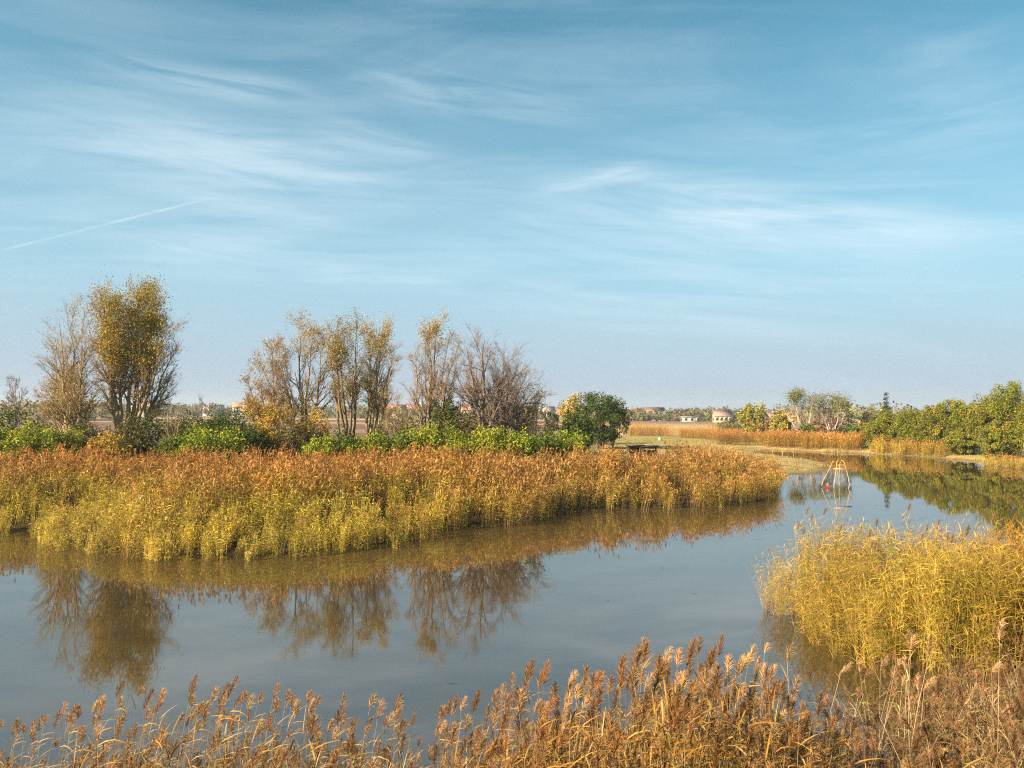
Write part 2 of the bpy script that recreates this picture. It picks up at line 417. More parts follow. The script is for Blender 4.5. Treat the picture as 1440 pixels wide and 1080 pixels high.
def reed(rng, h, detail=1, wind=(.25, .05), pal=None, plume=True, lean=.06, wscale=1.0, bare=.25, nlm=1.0):
    """one reed: returns stem, leaf and plume geometry (detail 1 far, 2 near)"""
    st, lf, pl = MB(), MB(), MB()
    az_ = rng.uniform(0, 2 * PI); ln = lean * rng.uniform(.2, 1.6)
    top = np.array([math.cos(az_) * ln * h + wind[0] * h * .12, math.sin(az_) * ln * h + wind[1] * h * .12, h])
    k = 6 if detail == 2 else 3
    ts = np.linspace(0, 1, k)
    P = np.stack([top[0] * ts ** 2, top[1] * ts ** 2, h * ts], 1)
    r0 = .0055 if detail == 2 else .008 * wscale
    tubes(P[None], (r0 * (1 - .65 * ts))[None], 5 if detail == 2 else 3, st, pick(rng, pal['stem'], 1)[0])
    def pos(s_): return np.array([top[0] * s_ ** 2, top[1] * s_ ** 2, h * s_])
    nl = rng.integers(9, 14) if detail == 2 else rng.integers(6, 9)
    nl = int(nl * nlm); a0 = rng.uniform(0, 2 * PI)
    for i in range(nl):
        s_ = bare + (.97 - bare) * (i + rng.uniform(.1, .9)) / nl
        a = a0 + PI * i + rng.normal(0, .5)
        elv = rng.uniform(.35, 1.0) if detail == 2 else rng.uniform(.0, .95)
        d = np.array([math.cos(a) * math.cos(elv) + wind[0] * 1.6, math.sin(a) * math.cos(elv) + wind[1] * 1.6, math.sin(elv)])
        L = rng.uniform(.26, .48) * (1.15 - .5 * abs(s_ - .6)) * (h / 2.6) ** .5
        blade(lf, pos(s_), d, L, (.0155 if detail == 2 else .030 * wscale) * rng.uniform(.7, 1.25), rng.uniform(.5, 1.9), rng,
              pick(rng, pal['leaf'], 1)[0], seg=4 if detail == 2 else 2)
    if plume:
        PL = rng.uniform(.20, .31) if detail == 2 else rng.uniform(.22, .34); c0 = pick(rng, pal['plume'], 1)[0]
        nod = rng.uniform(.1, .55); na = rng.uniform(-.9, .9) if wind[0] >= 0 else PI + rng.uniform(-.9, .9)
        ax = np.array([math.cos(na) * nod, math.sin(na) * nod, 1.0]); ax /= np.linalg.norm(ax)
        n_ = 120 if detail == 2 else 10
        if detail == 2: tubes(np.stack([top, top + ax * PL])[None], np.array([[.0025, .0008]]), 3, pl, c0 * .8)
        for i in range(n_):
            s_ = (i + .5) / n_
            p = top + ax * PL * s_ * .95
            a = rng.uniform(0, 2 * PI); w_ = math.sin(PI * min(1, s_ * .85 + .22)) ** .8
            d = ax * 1.1 + np.array([math.cos(a), math.sin(a), 0]) * (.78 if detail == 2 else .6) + np.array([math.cos(na), math.sin(na), 0]) * nod * .5
            L = (.115 if detail == 2 else .17) * (.3 + .8 * w_) * rng.uniform(.7, 1.2)
            blade(pl, p, d, L, (.0055 if detail == 2 else .034) * rng.uniform(.7, 1.3), rng.uniform(.3, 1.5), rng, c0 * rng.uniform(.75, 1.3), seg=2)
    return st, lf, pl

PAL_FAR = dict(stem=[(1, (.40, .27, .09)), (1, (.26, .16, .05))],
               leaf=[(4, (.60, .36, .055)), (3, (.50, .26, .04)), (3, (.68, .46, .07)), (1, (.38, .31, .035)), (3, (.17, .085, .022))],
               plume=[(3, (.50, .26, .08)), (2, (.62, .36, .12)), (1.5, (.30, .14, .05))])
PAL_GREEN = dict(stem=[(1, (.52, .42, .13)), (1, (.42, .36, .10))],
                 leaf=[(5, (.56, .43, .055)), (3, (.46, .40, .05)), (2.5, (.66, .47, .09)), (1.3, (.22, .24, .035))],
                 plume=[(1, (.50, .34, .15)), (1, (.42, .30, .14))])
PAL_TAN = dict(stem=[(2, (.52, .42, .27)), (1, (.40, .28, .14))],
               leaf=[(4, (.60, .37, .09)), (3, (.50, .28, .055)), (2, (.64, .46, .18)), (1, (.34, .20, .08)), (.8, (.38, .36, .09))],
               plume=[(3, (.52, .34, .17)), (2, (.42, .25, .11)), (1, (.62, .44, .25))])
PAL_BROWN = dict(stem=[(2, (.50, .38, .25)), (2, (.36, .23, .13)), (1, (.60, .50, .36))],
                 leaf=[(4, (.32, .22, .11)), (2, (.24, .15, .08)), (2, (.48, .34, .14)), (1, (.24, .21, .07))],
                 plume=[(1, (.30, .18, .10)), (1, (.36, .22, .13))])

def clump(seed, n, rad, h, pal, wind, name, lean=.08, plume_p=.9, detail=1, wscale=1.0, bare=.2, nlm=1.0):
    rng = np.random.default_rng(seed); mb = MB()
    for i in range(n):
        hh = h * rng.uniform(.78, 1.1)
        a, b_, c_ = reed(rng, hh, detail, wind, pal, rng.uniform() < plume_p, lean, wscale, bare, nlm)
        r_ = rad * math.sqrt(rng.uniform()); th = rng.uniform(0, 2 * PI); off = (r_ * math.cos(th), r_ * math.sin(th), -.05)
        for q in (a, b_, c_): mb.merge(q, None, off)
    return bpy.data.objects.new(name, mb.mesh(name, M_reed_i))

def scatter(name, pts, rot, scl, idx, tint, sources, label, cat):
    """one uncountable mass: the sources set out on points by geometry nodes"""
    me = bpy.data.meshes.new(name); me.from_pydata([tuple(p) for p in pts], [], [])
    a = me.attributes.new('rot', 'FLOAT_VECTOR', 'POINT'); a.data.foreach_set('vector', np.asarray(rot, np.float32).ravel())
    a = me.attributes.new('scl', 'FLOAT', 'POINT'); a.data.foreach_set('value', np.asarray(scl, np.float32))
    a = me.attributes.new('idx', 'INT', 'POINT'); a.data.foreach_set('value', np.asarray(idx, np.int32))
    a = me.attributes.new('tint', 'FLOAT_COLOR', 'POINT'); a.data.foreach_set('color', np.column_stack([tint, np.ones(len(tint))]).astype(np.float32).ravel())
    o = bpy.data.objects.new(name, me); C.objects.link(o)
    me.materials.append(M_reed_i)
    ng = bpy.data.node_groups.new(name + '_nodes', 'GeometryNodeTree')
    ng.interface.new_socket('Geometry', in_out='INPUT', socket_type='NodeSocketGeometry')
    ng.interface.new_socket('Geometry', in_out='OUTPUT', socket_type='NodeSocketGeometry')
    N, L = ng.nodes, ng.links
    gi = N.new('NodeGroupInput'); go = N.new('NodeGroupOutput')
    g2i = N.new('GeometryNodeGeometryToInstance')
    for s_ in reversed(sources):
        oi = N.new('GeometryNodeObjectInfo'); oi.inputs['Object'].default_value = s_; oi.transform_space = 'ORIGINAL'
        L.new(oi.outputs['Geometry'], g2i.inputs[0])
    iop = N.new('GeometryNodeInstanceOnPoints'); iop.inputs['Pick Instance'].default_value = True
    # each source becomes its own instance, then they are joined into a list to pick from
    N.remove(g2i)
    jn = N.new('GeometryNodeJoinGeometry')
    for s_ in reversed(sources):
        oi = N.new('GeometryNodeObjectInfo'); oi.inputs['Object'].default_value = s_
        gg = N.new('GeometryNodeGeometryToInstance'); L.new(oi.outputs['Geometry'], gg.inputs[0]); L.new(gg.outputs[0], jn.inputs[0])
    def attr(nm, ty):
        q = N.new('GeometryNodeInputNamedAttribute'); q.data_type = ty; q.inputs[0].default_value = nm
        return [s_ for s_ in q.outputs if s_.enabled and s_.name == 'Attribute'][0]
    L.new(gi.outputs[0], iop.inputs['Points']); L.new(jn.outputs[0], iop.inputs['Instance'])
    L.new(attr('idx', 'INT'), iop.inputs['Instance Index'])
    e2r = N.new('FunctionNodeEulerToRotation'); L.new(attr('rot', 'FLOAT_VECTOR'), e2r.inputs[0]); L.new(e2r.outputs[0], iop.inputs['Rotation'])
    L.new(attr('scl', 'FLOAT'), iop.inputs['Scale'])
    L.new(iop.outputs[0], go.inputs[0])
    for q in [q for q in N if q.bl_idname == 'GeometryNodeObjectInfo' and not q.outputs['Geometry'].is_linked]: N.remove(q)
    md = o.modifiers.new('scatter', 'NODES'); md.node_group = ng
    return tag(o, label, cat, kind='stuff')

def area_points(rng, x0, x1, y0, y1, dens, test):
    n = int((x1 - x0) * (y1 - y0) * dens)
    P = np.column_stack([rng.uniform(x0, x1, n), rng.uniform(y0, y1, n)])
    return P[test(P)]

WIND = (.35, .0)
src_far = [clump(100 + i, 10, .50, 2.75, PAL_FAR, WIND, 'reed_clump_source', plume_p=.9, bare=.28, wscale=1.35, nlm=1.0, lean=.12) for i in range(6)]
src_green = [clump(200 + i, 13, .46, 2.4, PAL_GREEN, WIND, 'green_reed_clump_source', plume_p=.10, bare=.03, wscale=1.6, nlm=1.7, lean=.16) for i in range(6)]

# the long bed across the middle
rng = np.random.default_rng(7)
BACK = np.array([(-200, 53), (-47, 53), (-30, 53), (-15, 54), (0, 55), (8, 58), (14, 64), (22, 71), (26, 72)])
def backline(x): return np.interp(x, BACK[:, 0], BACK[:, 1])
P = area_points(rng, -62, 27, 28, 76, 3.3, lambda P: (P[:, 1] < backline(P[:, 0])) & (P[:, 1] > 25))
d = sdist(P)
P = P[(d > np.where(P[:, 0] > .28 * P[:, 1], -.25, np.where(P[:, 0] > .15 * P[:, 1], -.7, -1.1))) & (np.abs(P[:, 0]) < P[:, 1] * .74 + 4)]; d = sdist(P)
uu = P[:, 0] / P[:, 1]
nz = vnoise(P, 21, .22); nz2 = vnoise(P, 22, .6)
greenness = sstep(d + 1.6 * nz, 6.0, 1.5) * sstep(uu + .05 * nz, -.08, -.16) + .10 * sstep(d + nz, 2.5, .5) * sstep(uu, -.2, 0.0) + .18 * sstep(nz, .4, .8) * sstep(d, 8, 3)
isg = rng.uniform(size=len(P)) < np.clip(greenness, 0, .95)
kp = isg | (rng.uniform(size=len(P)) < .8); P, d, uu, nz, nz2, isg = P[kp], d[kp], uu[kp], nz[kp], nz2[kp], isg[kp]
idx = np.where(isg, 6 + rng.integers(0, 6, len(P)), rng.integers(0, 6, len(P)))
scl = rng.uniform(.66, 1.04, len(P)) * (1 + .10 * nz2 + .07 * nz) * np.where(uu < -.1, .56 + .42 * sstep(d + .8 * nz, 0, 5.5), .76 + .22 * sstep(d, 0, 4.0)) * (1 - .09 * sstep(uu, .13, .15) * sstep(uu, .23, .21)) * np.where(uu < -.25, .96, 1.0)
scl *= np.where((uu > .19) & (d < 5), .86, 1.0)
tint = np.column_stack([1 + .16 * nz2, 1 + .12 * nz2 - .04 * nz, 1 + .1 * nz]) * rng.uniform(.62, 1.22, (len(P), 1))
rust = sstep(d + 1.5 * nz, 5, 11)[:, None] * .38
tint = tint * np.where(isg[:, None], np.array([1.08, 1.03, .9]), 1.0)
tint = tint * (1 - rust * np.array([.12, .30, .35]))
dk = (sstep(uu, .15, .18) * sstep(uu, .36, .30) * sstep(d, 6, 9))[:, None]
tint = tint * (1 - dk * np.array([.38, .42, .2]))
z = np.maximum(ground_z(P), -.5)
rot = np.column_stack([rng.normal(0, .12, len(P)), rng.normal(.03, .12, len(P)), rng.uniform(-.8, .8, len(P))])
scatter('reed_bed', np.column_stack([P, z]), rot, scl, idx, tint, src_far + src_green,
        'long golden brown reed bed with a yellow green fringe across the middle of the pond', 'reeds')
NBED = len(P)

# far-shore reeds on the right, behind the bay
def strip(name, poly, width, dens, h, sources, label, seed, tintc=(1, 1, 1), hj=.12):
    rng = np.random.default_rng(seed); pts = []
    for (a, b) in zip(poly[:-1], poly[1:]):
        a = np.array(a[:2]); b = np.array(b[:2]); L = np.linalg.norm(b - a); nrm_ = np.array([-(b - a)[1], (b - a)[0]]) / L
        if nrm_[1] < 0: nrm_ = -nrm_
        n = int(L * width * dens); tt = rng.uniform(0, 1, n); ww = rng.uniform(0, 1, n) * width
        pts.append(a + tt[:, None] * (b - a) + ww[:, None] * nrm_)
    P = np.concatenate(pts); nz = vnoise(P, seed, .3)
    z = np.maximum(ground_z(P), -.3)
    tint = np.array(tintc) * (1 + .2 * nz[:, None]) * rng.uniform(.85, 1.15, (len(P), 1))
    rot = np.column_stack([rng.normal(0, .04, len(P)), rng.normal(.02, .04, len(P)), rng.uniform(-.5, .5, len(P))])
    return scatter(name, np.column_stack([P, z]), rot, h / 2.75 * rng.uniform(1 - hj, 1 + hj, len(P)), rng.integers(0, len(sources), len(P)), tint, sources, label, 'reeds')

strip('reed_bed', [at(1052, 630), at(1085, 632), at(1150, 635), at(1205, 637)], 7, 2.4, 2.15, src_far, 'orange reed strip on the far shore of the bay below the bare trees', 31, (1.05, 1.0, .9))
strip('reed_bed', [at(1212, 637.5), at(1262, 640.5), at(1318, 644.5)], 4.5, 2.4, 1.8, src_far + src_green, 'low golden reeds on the far shore in front of the dark hedge trees', 32, (1.1, 1.05, .9))
strip('reed_bed', [at(876, 613, .5), at(930, 614, .5), at(985, 618, .5), at(1022, 623, .5)], 14, 1.3, 1.7, src_far, 'orange reed belt beyond the mown lawn', 33, (1.05, .95, .95))
strip('reed_bed', [at(1404, 652), at(1440, 656), at(1475, 661)], 3, 2.2, 1.3, src_far + src_green, 'golden grassy reeds at the right edge below the hedge trees', 34, (1.1, 1.05, .9))
strip('reed_bed', [at(880, 601, .5), at(960, 601, .5), at(1040, 604, .5), at(1110, 606, .5)], 60, .14, 1.5, src_far, 'pale pinkish reed field far behind the orange reed belt', 35, (1.05, 1.0, 1.15))
strip('reed_bed', [at(1000, 625, .5), at(1040, 627, .5)], 4, 2, 1.6, src_far, 'small dark purplish reed patch at the tip of the lawn', 36, (.6, .5, .6))

# right-hand stand in the foreground water
WR = (.22, -.05)
src_right = [clump(300 + i, 8, .30, 3.0, PAL_GREEN, WR, 'right_reed_clump_source', plume_p=.10, detail=2, bare=.10, lean=.16, nlm=2.3) for i in range(7)]
rng = np.random.default_rng(17)
RF = np.array([(7.2, 20.9), (7.6, 19.2), (8.6, 18.0), (9.6, 17.6), (11.2, 17.2), (13.5, 16.8), (17, 16.5)])
P = area_points(rng, 7.9, 21, 15.5, 27, 5.0, lambda P: (P[:, 1] > np.interp(P[:, 0], RF[:, 0], RF[:, 1])) & (P[:, 1] < 25.6 - .10 * (P[:, 0] - 7) - 2.5 * sstep(P[:, 0], 8.5, 6.8)) & (P[:, 0] < P[:, 1] * .72 + 1))
nz = vnoise(P, 41, .6); lf = sstep(P[:, 0], 9.2, 7.0)
tint = np.column_stack([.92 + .14 * nz, .80 + .16 * nz, .75 + .1 * nz]) * rng.uniform(.62, 1.12, (len(P), 1))
tint *= np.array([1.04, .93, .9]) ** (sstep(P[:, 0] + nz, 11, 15)[:, None] * 2)
rot = np.column_stack([rng.normal(0, .06, len(P)), rng.normal(.0, .10, len(P)) - .30 * lf, rng.uniform(-.5, .5, len(P))])
scatter('reed_stand', np.column_stack([P, np.maximum(ground_z(P), -.4)]), rot, rng.uniform(.74, 1.04, len(P)) * (1 - .30 * sstep(P[:, 0], 9.6, 7.9)) * (1 + .1 * nz), rng.integers(0, 7, len(P)), tint,
        src_right, 'tall dense yellow green reed stand in the water at the right edge', 'reeds')

# dead brown growth in the bottom right corner
src_brown = [clump(400 + i, 7, .30, 1.7, PAL_BROWN, (.1, 0), 'dead_reed_clump_source', plume_p=.35, detail=2, bare=.1, lean=.32) for i in range(7)]
rng = np.random.default_rng(18)
def tb(P): return (sdist(P) > -.7) & (P[:, 0] > 3.2 + .0 * P[:, 1]) & (np.abs(P[:, 0]) < P[:, 1] * .74 + 1) & (P[:, 1] < 15.6)
P = area_points(rng, 3, 14, 6.0, 17.5, 6.5, tb); nz = vnoise(P, 43, .8)
tint = (1 + .22 * nz)[:, None] * rng.uniform(.45, 1.15, (len(P), 1)) * np.array([.95, .86, .70])
rot = np.column_stack([rng.normal(0, .22, len(P)), rng.normal(-.05, .25, len(P)), rng.uniform(0, 6.28, len(P))])
scatter('dead_reeds', np.column_stack([P, np.maximum(ground_z(P), -.2)]), rot, rng.uniform(.5, .9, len(P)), rng.integers(0, 7, len(P)), tint,
        src_brown, 'tangled dead brown reeds filling the bottom right corner', 'reeds')

# underlayer of the nearest bank
src_tan = [clump(500 + i, 6, .28, 1.9, PAL_TAN, WIND, 'tan_reed_clump_source', plume_p=.4, detail=2, bare=.15, lean=.10) for i in range(6)]
rng = np.random.default_rng(19)
PROF = np.array([(-60, 1030), (0, 1015), (40, 1012), (70, 1005), (110, 985), (150, 972), (205, 962), (240, 980), (300, 956), (350, 968), (400, 978), (450, 985), (520, 990), (560, 990), (588, 1005),
                 (600, 1040), (615, 990), (640, 985), (700, 975), (740, 938), (790, 942), (850, 945), (870, 925), (905, 908), (950, 915), (985, 905), (1015, 908), (1040, 915), (1075, 930), (1110, 955), (1140, 945), (1180, 990), (1260, 1010), (1500, 1020)])
def tt_(P): return (sdist(P) > -1.0) & (P[:, 0] < 5.4) & (np.abs(P[:, 0]) < P[:, 1] * .74 + 1)
P = area_points(rng, -9, 6, 6.0, 11.3, 11.0, tt_)
uP = 720 + F * P[:, 0] / P[:, 1]; gzp = np.maximum(ground_z(P), -.3)
prof = np.interp(uP, PROF[:, 0], PROF[:, 1]) + np.where(P[:, 0] < -1, 44, 34) + rng.uniform(0, 80, len(P))
zt = CAMZ - (prof - 577.5) * P[:, 1] / F
hh = zt - gzp; ok = (hh > .5) & (rng.uniform(size=len(P)) < np.where(P[:, 0] < -1, .5, .8)) & ~((np.abs(uP - 602) < 14))
P, gzp, hh = P[ok], gzp[ok], np.clip(hh[ok], .5, 2.6)
tint = rng.uniform(.55, 1.0, (len(P), 1)) * np.where(P[:, :1] < -1, np.array([1.0, .94, .88]), np.array([.95, .84, .68]))
rot = np.column_stack([rng.normal(0, .06, len(P)), rng.normal(.02, .06, len(P)), rng.uniform(-.5, .5, len(P))])
scatter('reed_undergrowth', np.column_stack([P, gzp]), rot, hh / 2.0, rng.integers(0, 6, len(P)), tint, src_tan,
        'shorter tan reeds filling in between the tall ones along the bottom edge', 'reeds')

# individual reeds along the bottom edge
def reed_variant(seed, pal, wind, plume_scale=1.0):
    rng = np.random.default_rng(seed); a, b_, c_ = reed(rng, 2.6, 2, wind, pal, True, .05, 1.0, .22)
    return a.mesh('stem', M_reed), b_.mesh('leaf_blades', M_reed), c_.mesh('plume', M_reed)
VT = [reed_variant(600 + i, PAL_TAN, (.45, 0)) for i in range(9)]
VB = [reed_variant(700 + i, PAL_TAN, (.25, 0)) for i in range(9)]
def place_reed(x, y, h, var, rz, tilt, color, label, group):
    r = empty('reed', (x, y, max(gz(x, y), -.3)), rz); r.rotation_euler = (tilt[0], tilt[1], rz)
    s_ = h / 2.75; r.scale = (s_, s_, s_)
    for nm, me in zip(('stem', 'foliage', 'plume'), var):
        o = bpy.data.objects.new(nm, me); C.objects.link(o); o.parent = r; o.color = (*color, 1)
    tag(r, label, 'reed', group)
rng = np.random.default_rng(23)
def row(u0, u1, n, label, group, variants, base_col):
    for i in range(n):
        u = u0 + (u1 - u0) * (i + rng.uniform(-.3, 1.3)) / n
        if abs(u - 602) < 9: u += 22
        D = rng.uniform(7.6, 10.4)
        back = i % 3
        v = np.interp(u, PROF[:, 0], PROF[:, 1]) + (rng.uniform(0, 14) if back == 0 else rng.uniform(8, 75))
        p = atD(u, v, D); h = p.z - max(gz(p.x, D), -.3)
        if h < .9: continue
        c = np.array(base_col) * rng.uniform(.8, 1.15) * rng.uniform(.95, 1.05, 3)
        place_reed(p.x - .04 * h, D, h, variants[rng.integers(len(variants))], rng.uniform(-.5, .5), (rng.normal(0, .03), rng.normal(0, .03)), c, label, group)
row(-10, 590, 120, 'pale tan feathery reed in the windblown row at the bottom left', 'tan reeds along the bottom left edge', VT, (1.02, .97, .92))
row(612, 1130, 120, 'rusty brown plumed reed in the row at the bottom centre', 'brown plumed reeds along the bottom centre', VB, (.82, .71, .56))

VS = []
for i in range(4):
    rg = np.random.default_rng(760 + i); a_, b_, c_ = reed(rg, 2.6, 2, (.3, 0), PAL_TAN, True, .10, 1.0, .7, .25); VS.append((a_.mesh('stem', M_reed), b_.mesh('foliage', M_reed), c_.mesh('plume', M_reed)))
for i in range(26):
    u = rng.uniform(1020, 1400); D = rng.uniform(8.5, 12.5); p = atD(u, rng.uniform(890, 990), D); g_ = max(gz(p.x, D), -.3)
    place_reed(p.x, D, max(p.z - g_, .8) * 1.02, VS[rng.integers(4)], rng.uniform(-.4, .4), (rng.normal(-.03, .12), rng.normal(.02, .20)), (1.15, 1.15, 1.15),
               'thin pale nearly leafless reed stem leaning at the bottom right', 'bare pale stems at the bottom right')

# ---------------------------------------------------------------- trees
def kids(rng, P, R, per, t0, t1, ang, lenf, k, up, wob, rf, rmin):
    """side branches on a batch of limbs, P (n,k0,3)"""
    n, k0, _ = P.shape
    tt = np.sort(rng.uniform(t0, t1, (n, per)), 1).ravel(); par = np.repeat(np.arange(n), per)
    f = tt * (k0 - 1); i0 = np.minimum(f.astype(int), k0 - 2); fr = (f - i0)[:, None]
    p = P[par, i0] * (1 - fr) + P[par, i0 + 1] * fr
    tan = norm(P[par, i0 + 1] - P[par, i0]); r = R[par, i0] * (1 - fr[:, 0]) + R[par, i0 + 1] * fr[:, 0]
    q = rng.normal(size=(len(p), 3)); perp = norm(q - (q * tan).sum(1, keepdims=True) * tan)
    a = rng.uniform(ang[0], ang[1], (len(p), 1)); d = norm(np.cos(a) * tan + np.sin(a) * perp)
    PL = np.linalg.norm(P[:, -1] - P[:, 0], axis=1)[par]
    L = lenf(tt, PL) * rng.uniform(.6, 1.25, len(p))
    pts = [p]; st = (L / (k - 1))[:, None]
    for i in range(k - 1):
        p = p + d * st; pts.append(p); d = norm(d + np.array([0, 0, up]) + rng.normal(0, wob, d.shape))
    PP = np.stack(pts, 1); r1 = np.maximum(r * rf, rmin)
    RR = np.maximum(r1[:, None] * np.linspace(1, .35, k), rmin * .8)
    return PP, RR, tt

BARK = (.33, .245, .13)
def bare_tree(name, label, base, limbs, D, seed, r0=.2, bark=BARK, leafpal=None, leafn=0, leafmask=None, leafsize=.10, per=(15, 7, 5), spread=(.4, .75), up=.10,
              group=None, cat='tree', blen=.30, rmin=.0065, depth=1.6, low=.42, lspread=.25):
    rng = np.random.default_rng(seed)
    b = atD(base[0], base[1], D); gzb = gz(b.x, D)
    root = empty(name, (b.x, D, gzb)); o3 = np.array([b.x, D, gzb])
    L0 = []; Rr = []; k = 9
    for (u, v) in limbs:
        tp = atD(u, v + (10 if D < 90 else 1), D); tp = np.array([tp.x, D + rng.normal(0, depth), tp.z]) - o3
        st = np.array([rng.normal(0, r0 * .5), rng.normal(0, r0 * .5), -.15])
        mid = np.array([tp[0] * .42, tp[1] * .4, tp[2] * .47]) + rng.normal(0, .3, 3)
        s_ = np.linspace(0, 1, k)[:, None]
        pp = st * (1 - s_) ** 2 + 2 * mid * s_ * (1 - s_) + tp * s_ ** 2
        pp[1:-1] += rng.normal(0, .10, (k - 2, 3))
        L0.append(pp); Rr.append(np.maximum(r0 * 1.25 * rng.uniform(.75, 1.05) * (1 - s_[:, 0]) ** .9, .018))
    P0 = np.array(L0); R0 = np.array(Rr)
    tr = MB(); tubes(P0, R0, 7, tr, np.array(bark) * 1.0); tro = tr.build('trunk', M_bark, root, True)
    cr = MB()
    P1, R1, t1 = kids(rng, P0, R0, per[0], low, .97, spread, lambda t_, L: L * blen * (1.15 - .75 * t_), 6, up, .10, .55, .016)
    tubes(P1, R1, 4, cr, np.array(bark) * .95)
    P2, R2, t2 = kids(rng, P1, R1, per[1], .15, .98, (.35, .85), lambda t_, L: L * .50 * (1.1 - .5 * t_), 5, up, .14, .6, rmin)
    tubes(P2, R2, 3, cr, np.array(bark) * .95)
    P3, R3, t3 = kids(rng, P2, R2, per[2], .15, 1.0, (.3, .9), lambda t_, L: np.maximum(L * .55, .35), 4, up, .16, .7, rmin * .85)
    tubes(P3, R3, 3, cr, np.array(bark) * np.array([1.05, .95, .9]))
    cro = cr.build('crown', M_bark, root)
    if leafn:
        pt = P3.reshape(-1, 3); wpt = pt + o3
        dd = np.array([RM[i][j] for i in range(3) for j in range(3)]).reshape(3, 3)
        c_ = (wpt - np.array([0, 0, CAMZ])) @ dd; uu_ = 720 + F * c_[:, 0] / -c_[:, 2]; vv_ = 540 - F * c_[:, 1] / -c_[:, 2]
        wgt = np.full(len(pt), .02) if leafmask else np.ones(len(pt))
        for (mu, mv, su, sv_, amt) in (leafmask or ()):
            wgt = wgt + amt * np.exp(-(((uu_ - mu) / su) ** 4 + ((vv_ - mv) / sv_) ** 4))
        sel = rng.choice(len(pt), leafn, p=wgt / wgt.sum())
        lp = pt[sel] + rng.normal(0, lspread, (leafn, 3))
        lf_ = MB(); leaves(lf_, lp, leafsize, rng, pick(rng, leafpal, leafn), .7)
        lf_.build('foliage', M_leaf, cro)
    tag(root, label, cat, group)
    return root

OLIVE = [(4, (.36, .27, .03)), (3, (.46, .31, .035)), (2, (.22, .20, .03)), (1, (.52, .32, .05))]
GOLD = [(3, (.52, .34, .05)), (2, (.42, .26, .05)), (2, (.34, .28, .05)), (1, (.5, .26, .06))]
RUST = [(3, (.46, .32, .05)), (2, (.38, .24, .045)), (1, (.54, .40, .06))]
G9 = 'trees standing behind the reed bed'
bare_tree('bare_tree', 'bare spreading tree with rusty twigs at the far left', (106, 632), [(100, 424), (80, 444), (58, 474), (40, 540), (122, 430), (136, 462), (90, 466), (54, 508)], 62, 1, .17, low=.30,
          leafpal=RUST, leafn=3600, leafmask=[(105, 450, 40, 40, 1), (105, 570, 60, 40, 1.0)], group=G9, per=(18, 8, 5))
bare_tree('poplar_tree', 'tallest poplar with a dense golden olive top, left of the others', (174, 632), [(150, 408), (165, 404), (183, 402), (204, 404), (217, 414), (253, 446), (243, 470), (236, 520), (225, 450), (190, 425), (175, 450)], 62.5, 2, .20,
          bark=(.30, .22, .12), leafpal=OLIVE, leafn=36000, lspread=.35, leafmask=[(178, 455, 36, 56, 1.0), (212, 445, 16, 50, .8), (165, 545, 40, 45, .12)], leafsize=.12, group=G9, per=(20, 8, 5), blen=.26)
bare_tree('bare_tree', 'slim nearly bare tree with yellow leaves low down and a long low left branch', (386, 635), [(372, 466), (383, 470), (358, 490), (340, 540), (366, 520)], 62, 3, .13,
          bark=(.26, .17, .09), leafpal=GOLD, leafn=4200, leafmask=[(365, 500, 30, 40, .3), (385, 590, 40, 28, 1.2)], leafsize=.12, group=G9, per=(16, 7, 5), blen=.22)
bare_tree('bare_tree', 'tall bare brown tree with dark trunks, right of the slim one', (425, 637), [(425, 445), (437, 448), (402, 478), (412, 500), (452, 458), (392, 500)], 63, 4, .16,
          bark=(.30, .22, .12), leafpal=RUST, leafn=4600, leafmask=[(430, 470, 40, 40, .6), (430, 600, 50, 30, 1)], group=G9, per=(17, 7, 5), blen=.24)
bare_tree('poplar_tree', 'narrow poplar with olive and yellow leaves up its height', (492, 632), [(470, 450), (480, 444), (495, 440), (508, 446), (460, 470)], 62, 5, .17,
          bark=(.20, .15, .09), leafpal=[(3, (.34, .24, .05)), (2, (.22, .19, .035)), (1, (.5, .36, .06))], leafn=8000, lspread=.35, leafmask=[(472, 470, 22, 40, 1), (505, 470, 26, 50, .8), (490, 560, 40, 40, .6)], group=G9, per=(17, 7, 5), blen=.22)
bare_tree('bare_tree', 'tall thin twigged tree with one limb reaching far right', (512, 630), [(520, 440), (534, 437), (543, 452), (565, 492), (550, 478), (528, 455)], 63.5, 6, .16,
          bark=(.35, .26, .13), leafpal=RUST, leafn=5200, leafmask=[(525, 460, 26, 40, 1), (520, 590, 30, 40, .6)], group=G9, per=(17, 7, 5), blen=.24)
bare_tree('bare_tree', 'upright bare tree with several straight pale stems', (604, 628), [(583, 474), (604, 442), (616, 440), (634, 455), (648, 468), (596, 480), (642, 500)], 61, 7, .16,
          bark=(.31, .23, .15), leafpal=RUST, leafn=2600, leafmask=[(615, 455, 34, 28, 1)], group=G9, per=(17, 7, 5), blen=.22, depth=1.0)
bare_tree('bare_tree', 'wide leafless tree with thick forking dark limbs, rightmost of the tall ones', (690, 628), [(660, 482), (684, 474), (708, 478), (730, 488), (746, 508), (754, 534), (750, 560), (642, 502), (696, 505)], 61.5, 8, .22,
          bark=(.26, .20, .155), group=G9, per=(17, 9, 6), blen=.38, spread=(.5, 1.0), up=.06, depth=2.2, low=.32)
bare_tree('sapling', 'small thin tree with sparse yellow leaves at the right end of the hedge', (754, 632), [(752, 548), (760, 545), (746, 560), (770, 560)], 66, 9, .06,
          bark=(.34, .26, .18), leafpal=[(1, (.62, .46, .12)), (1, (.40, .38, .10))], leafn=900, leafsize=.14, per=(8, 5, 4), depth=.6)
bare_tree('sapling', 'thin leafless sapling between the two big left groups', (246, 632), [(240, 570), (250, 560), (256, 585)], 55, 10, .035,
          bark=(.40, .28, .18), per=(7, 4, 3), depth=.4)
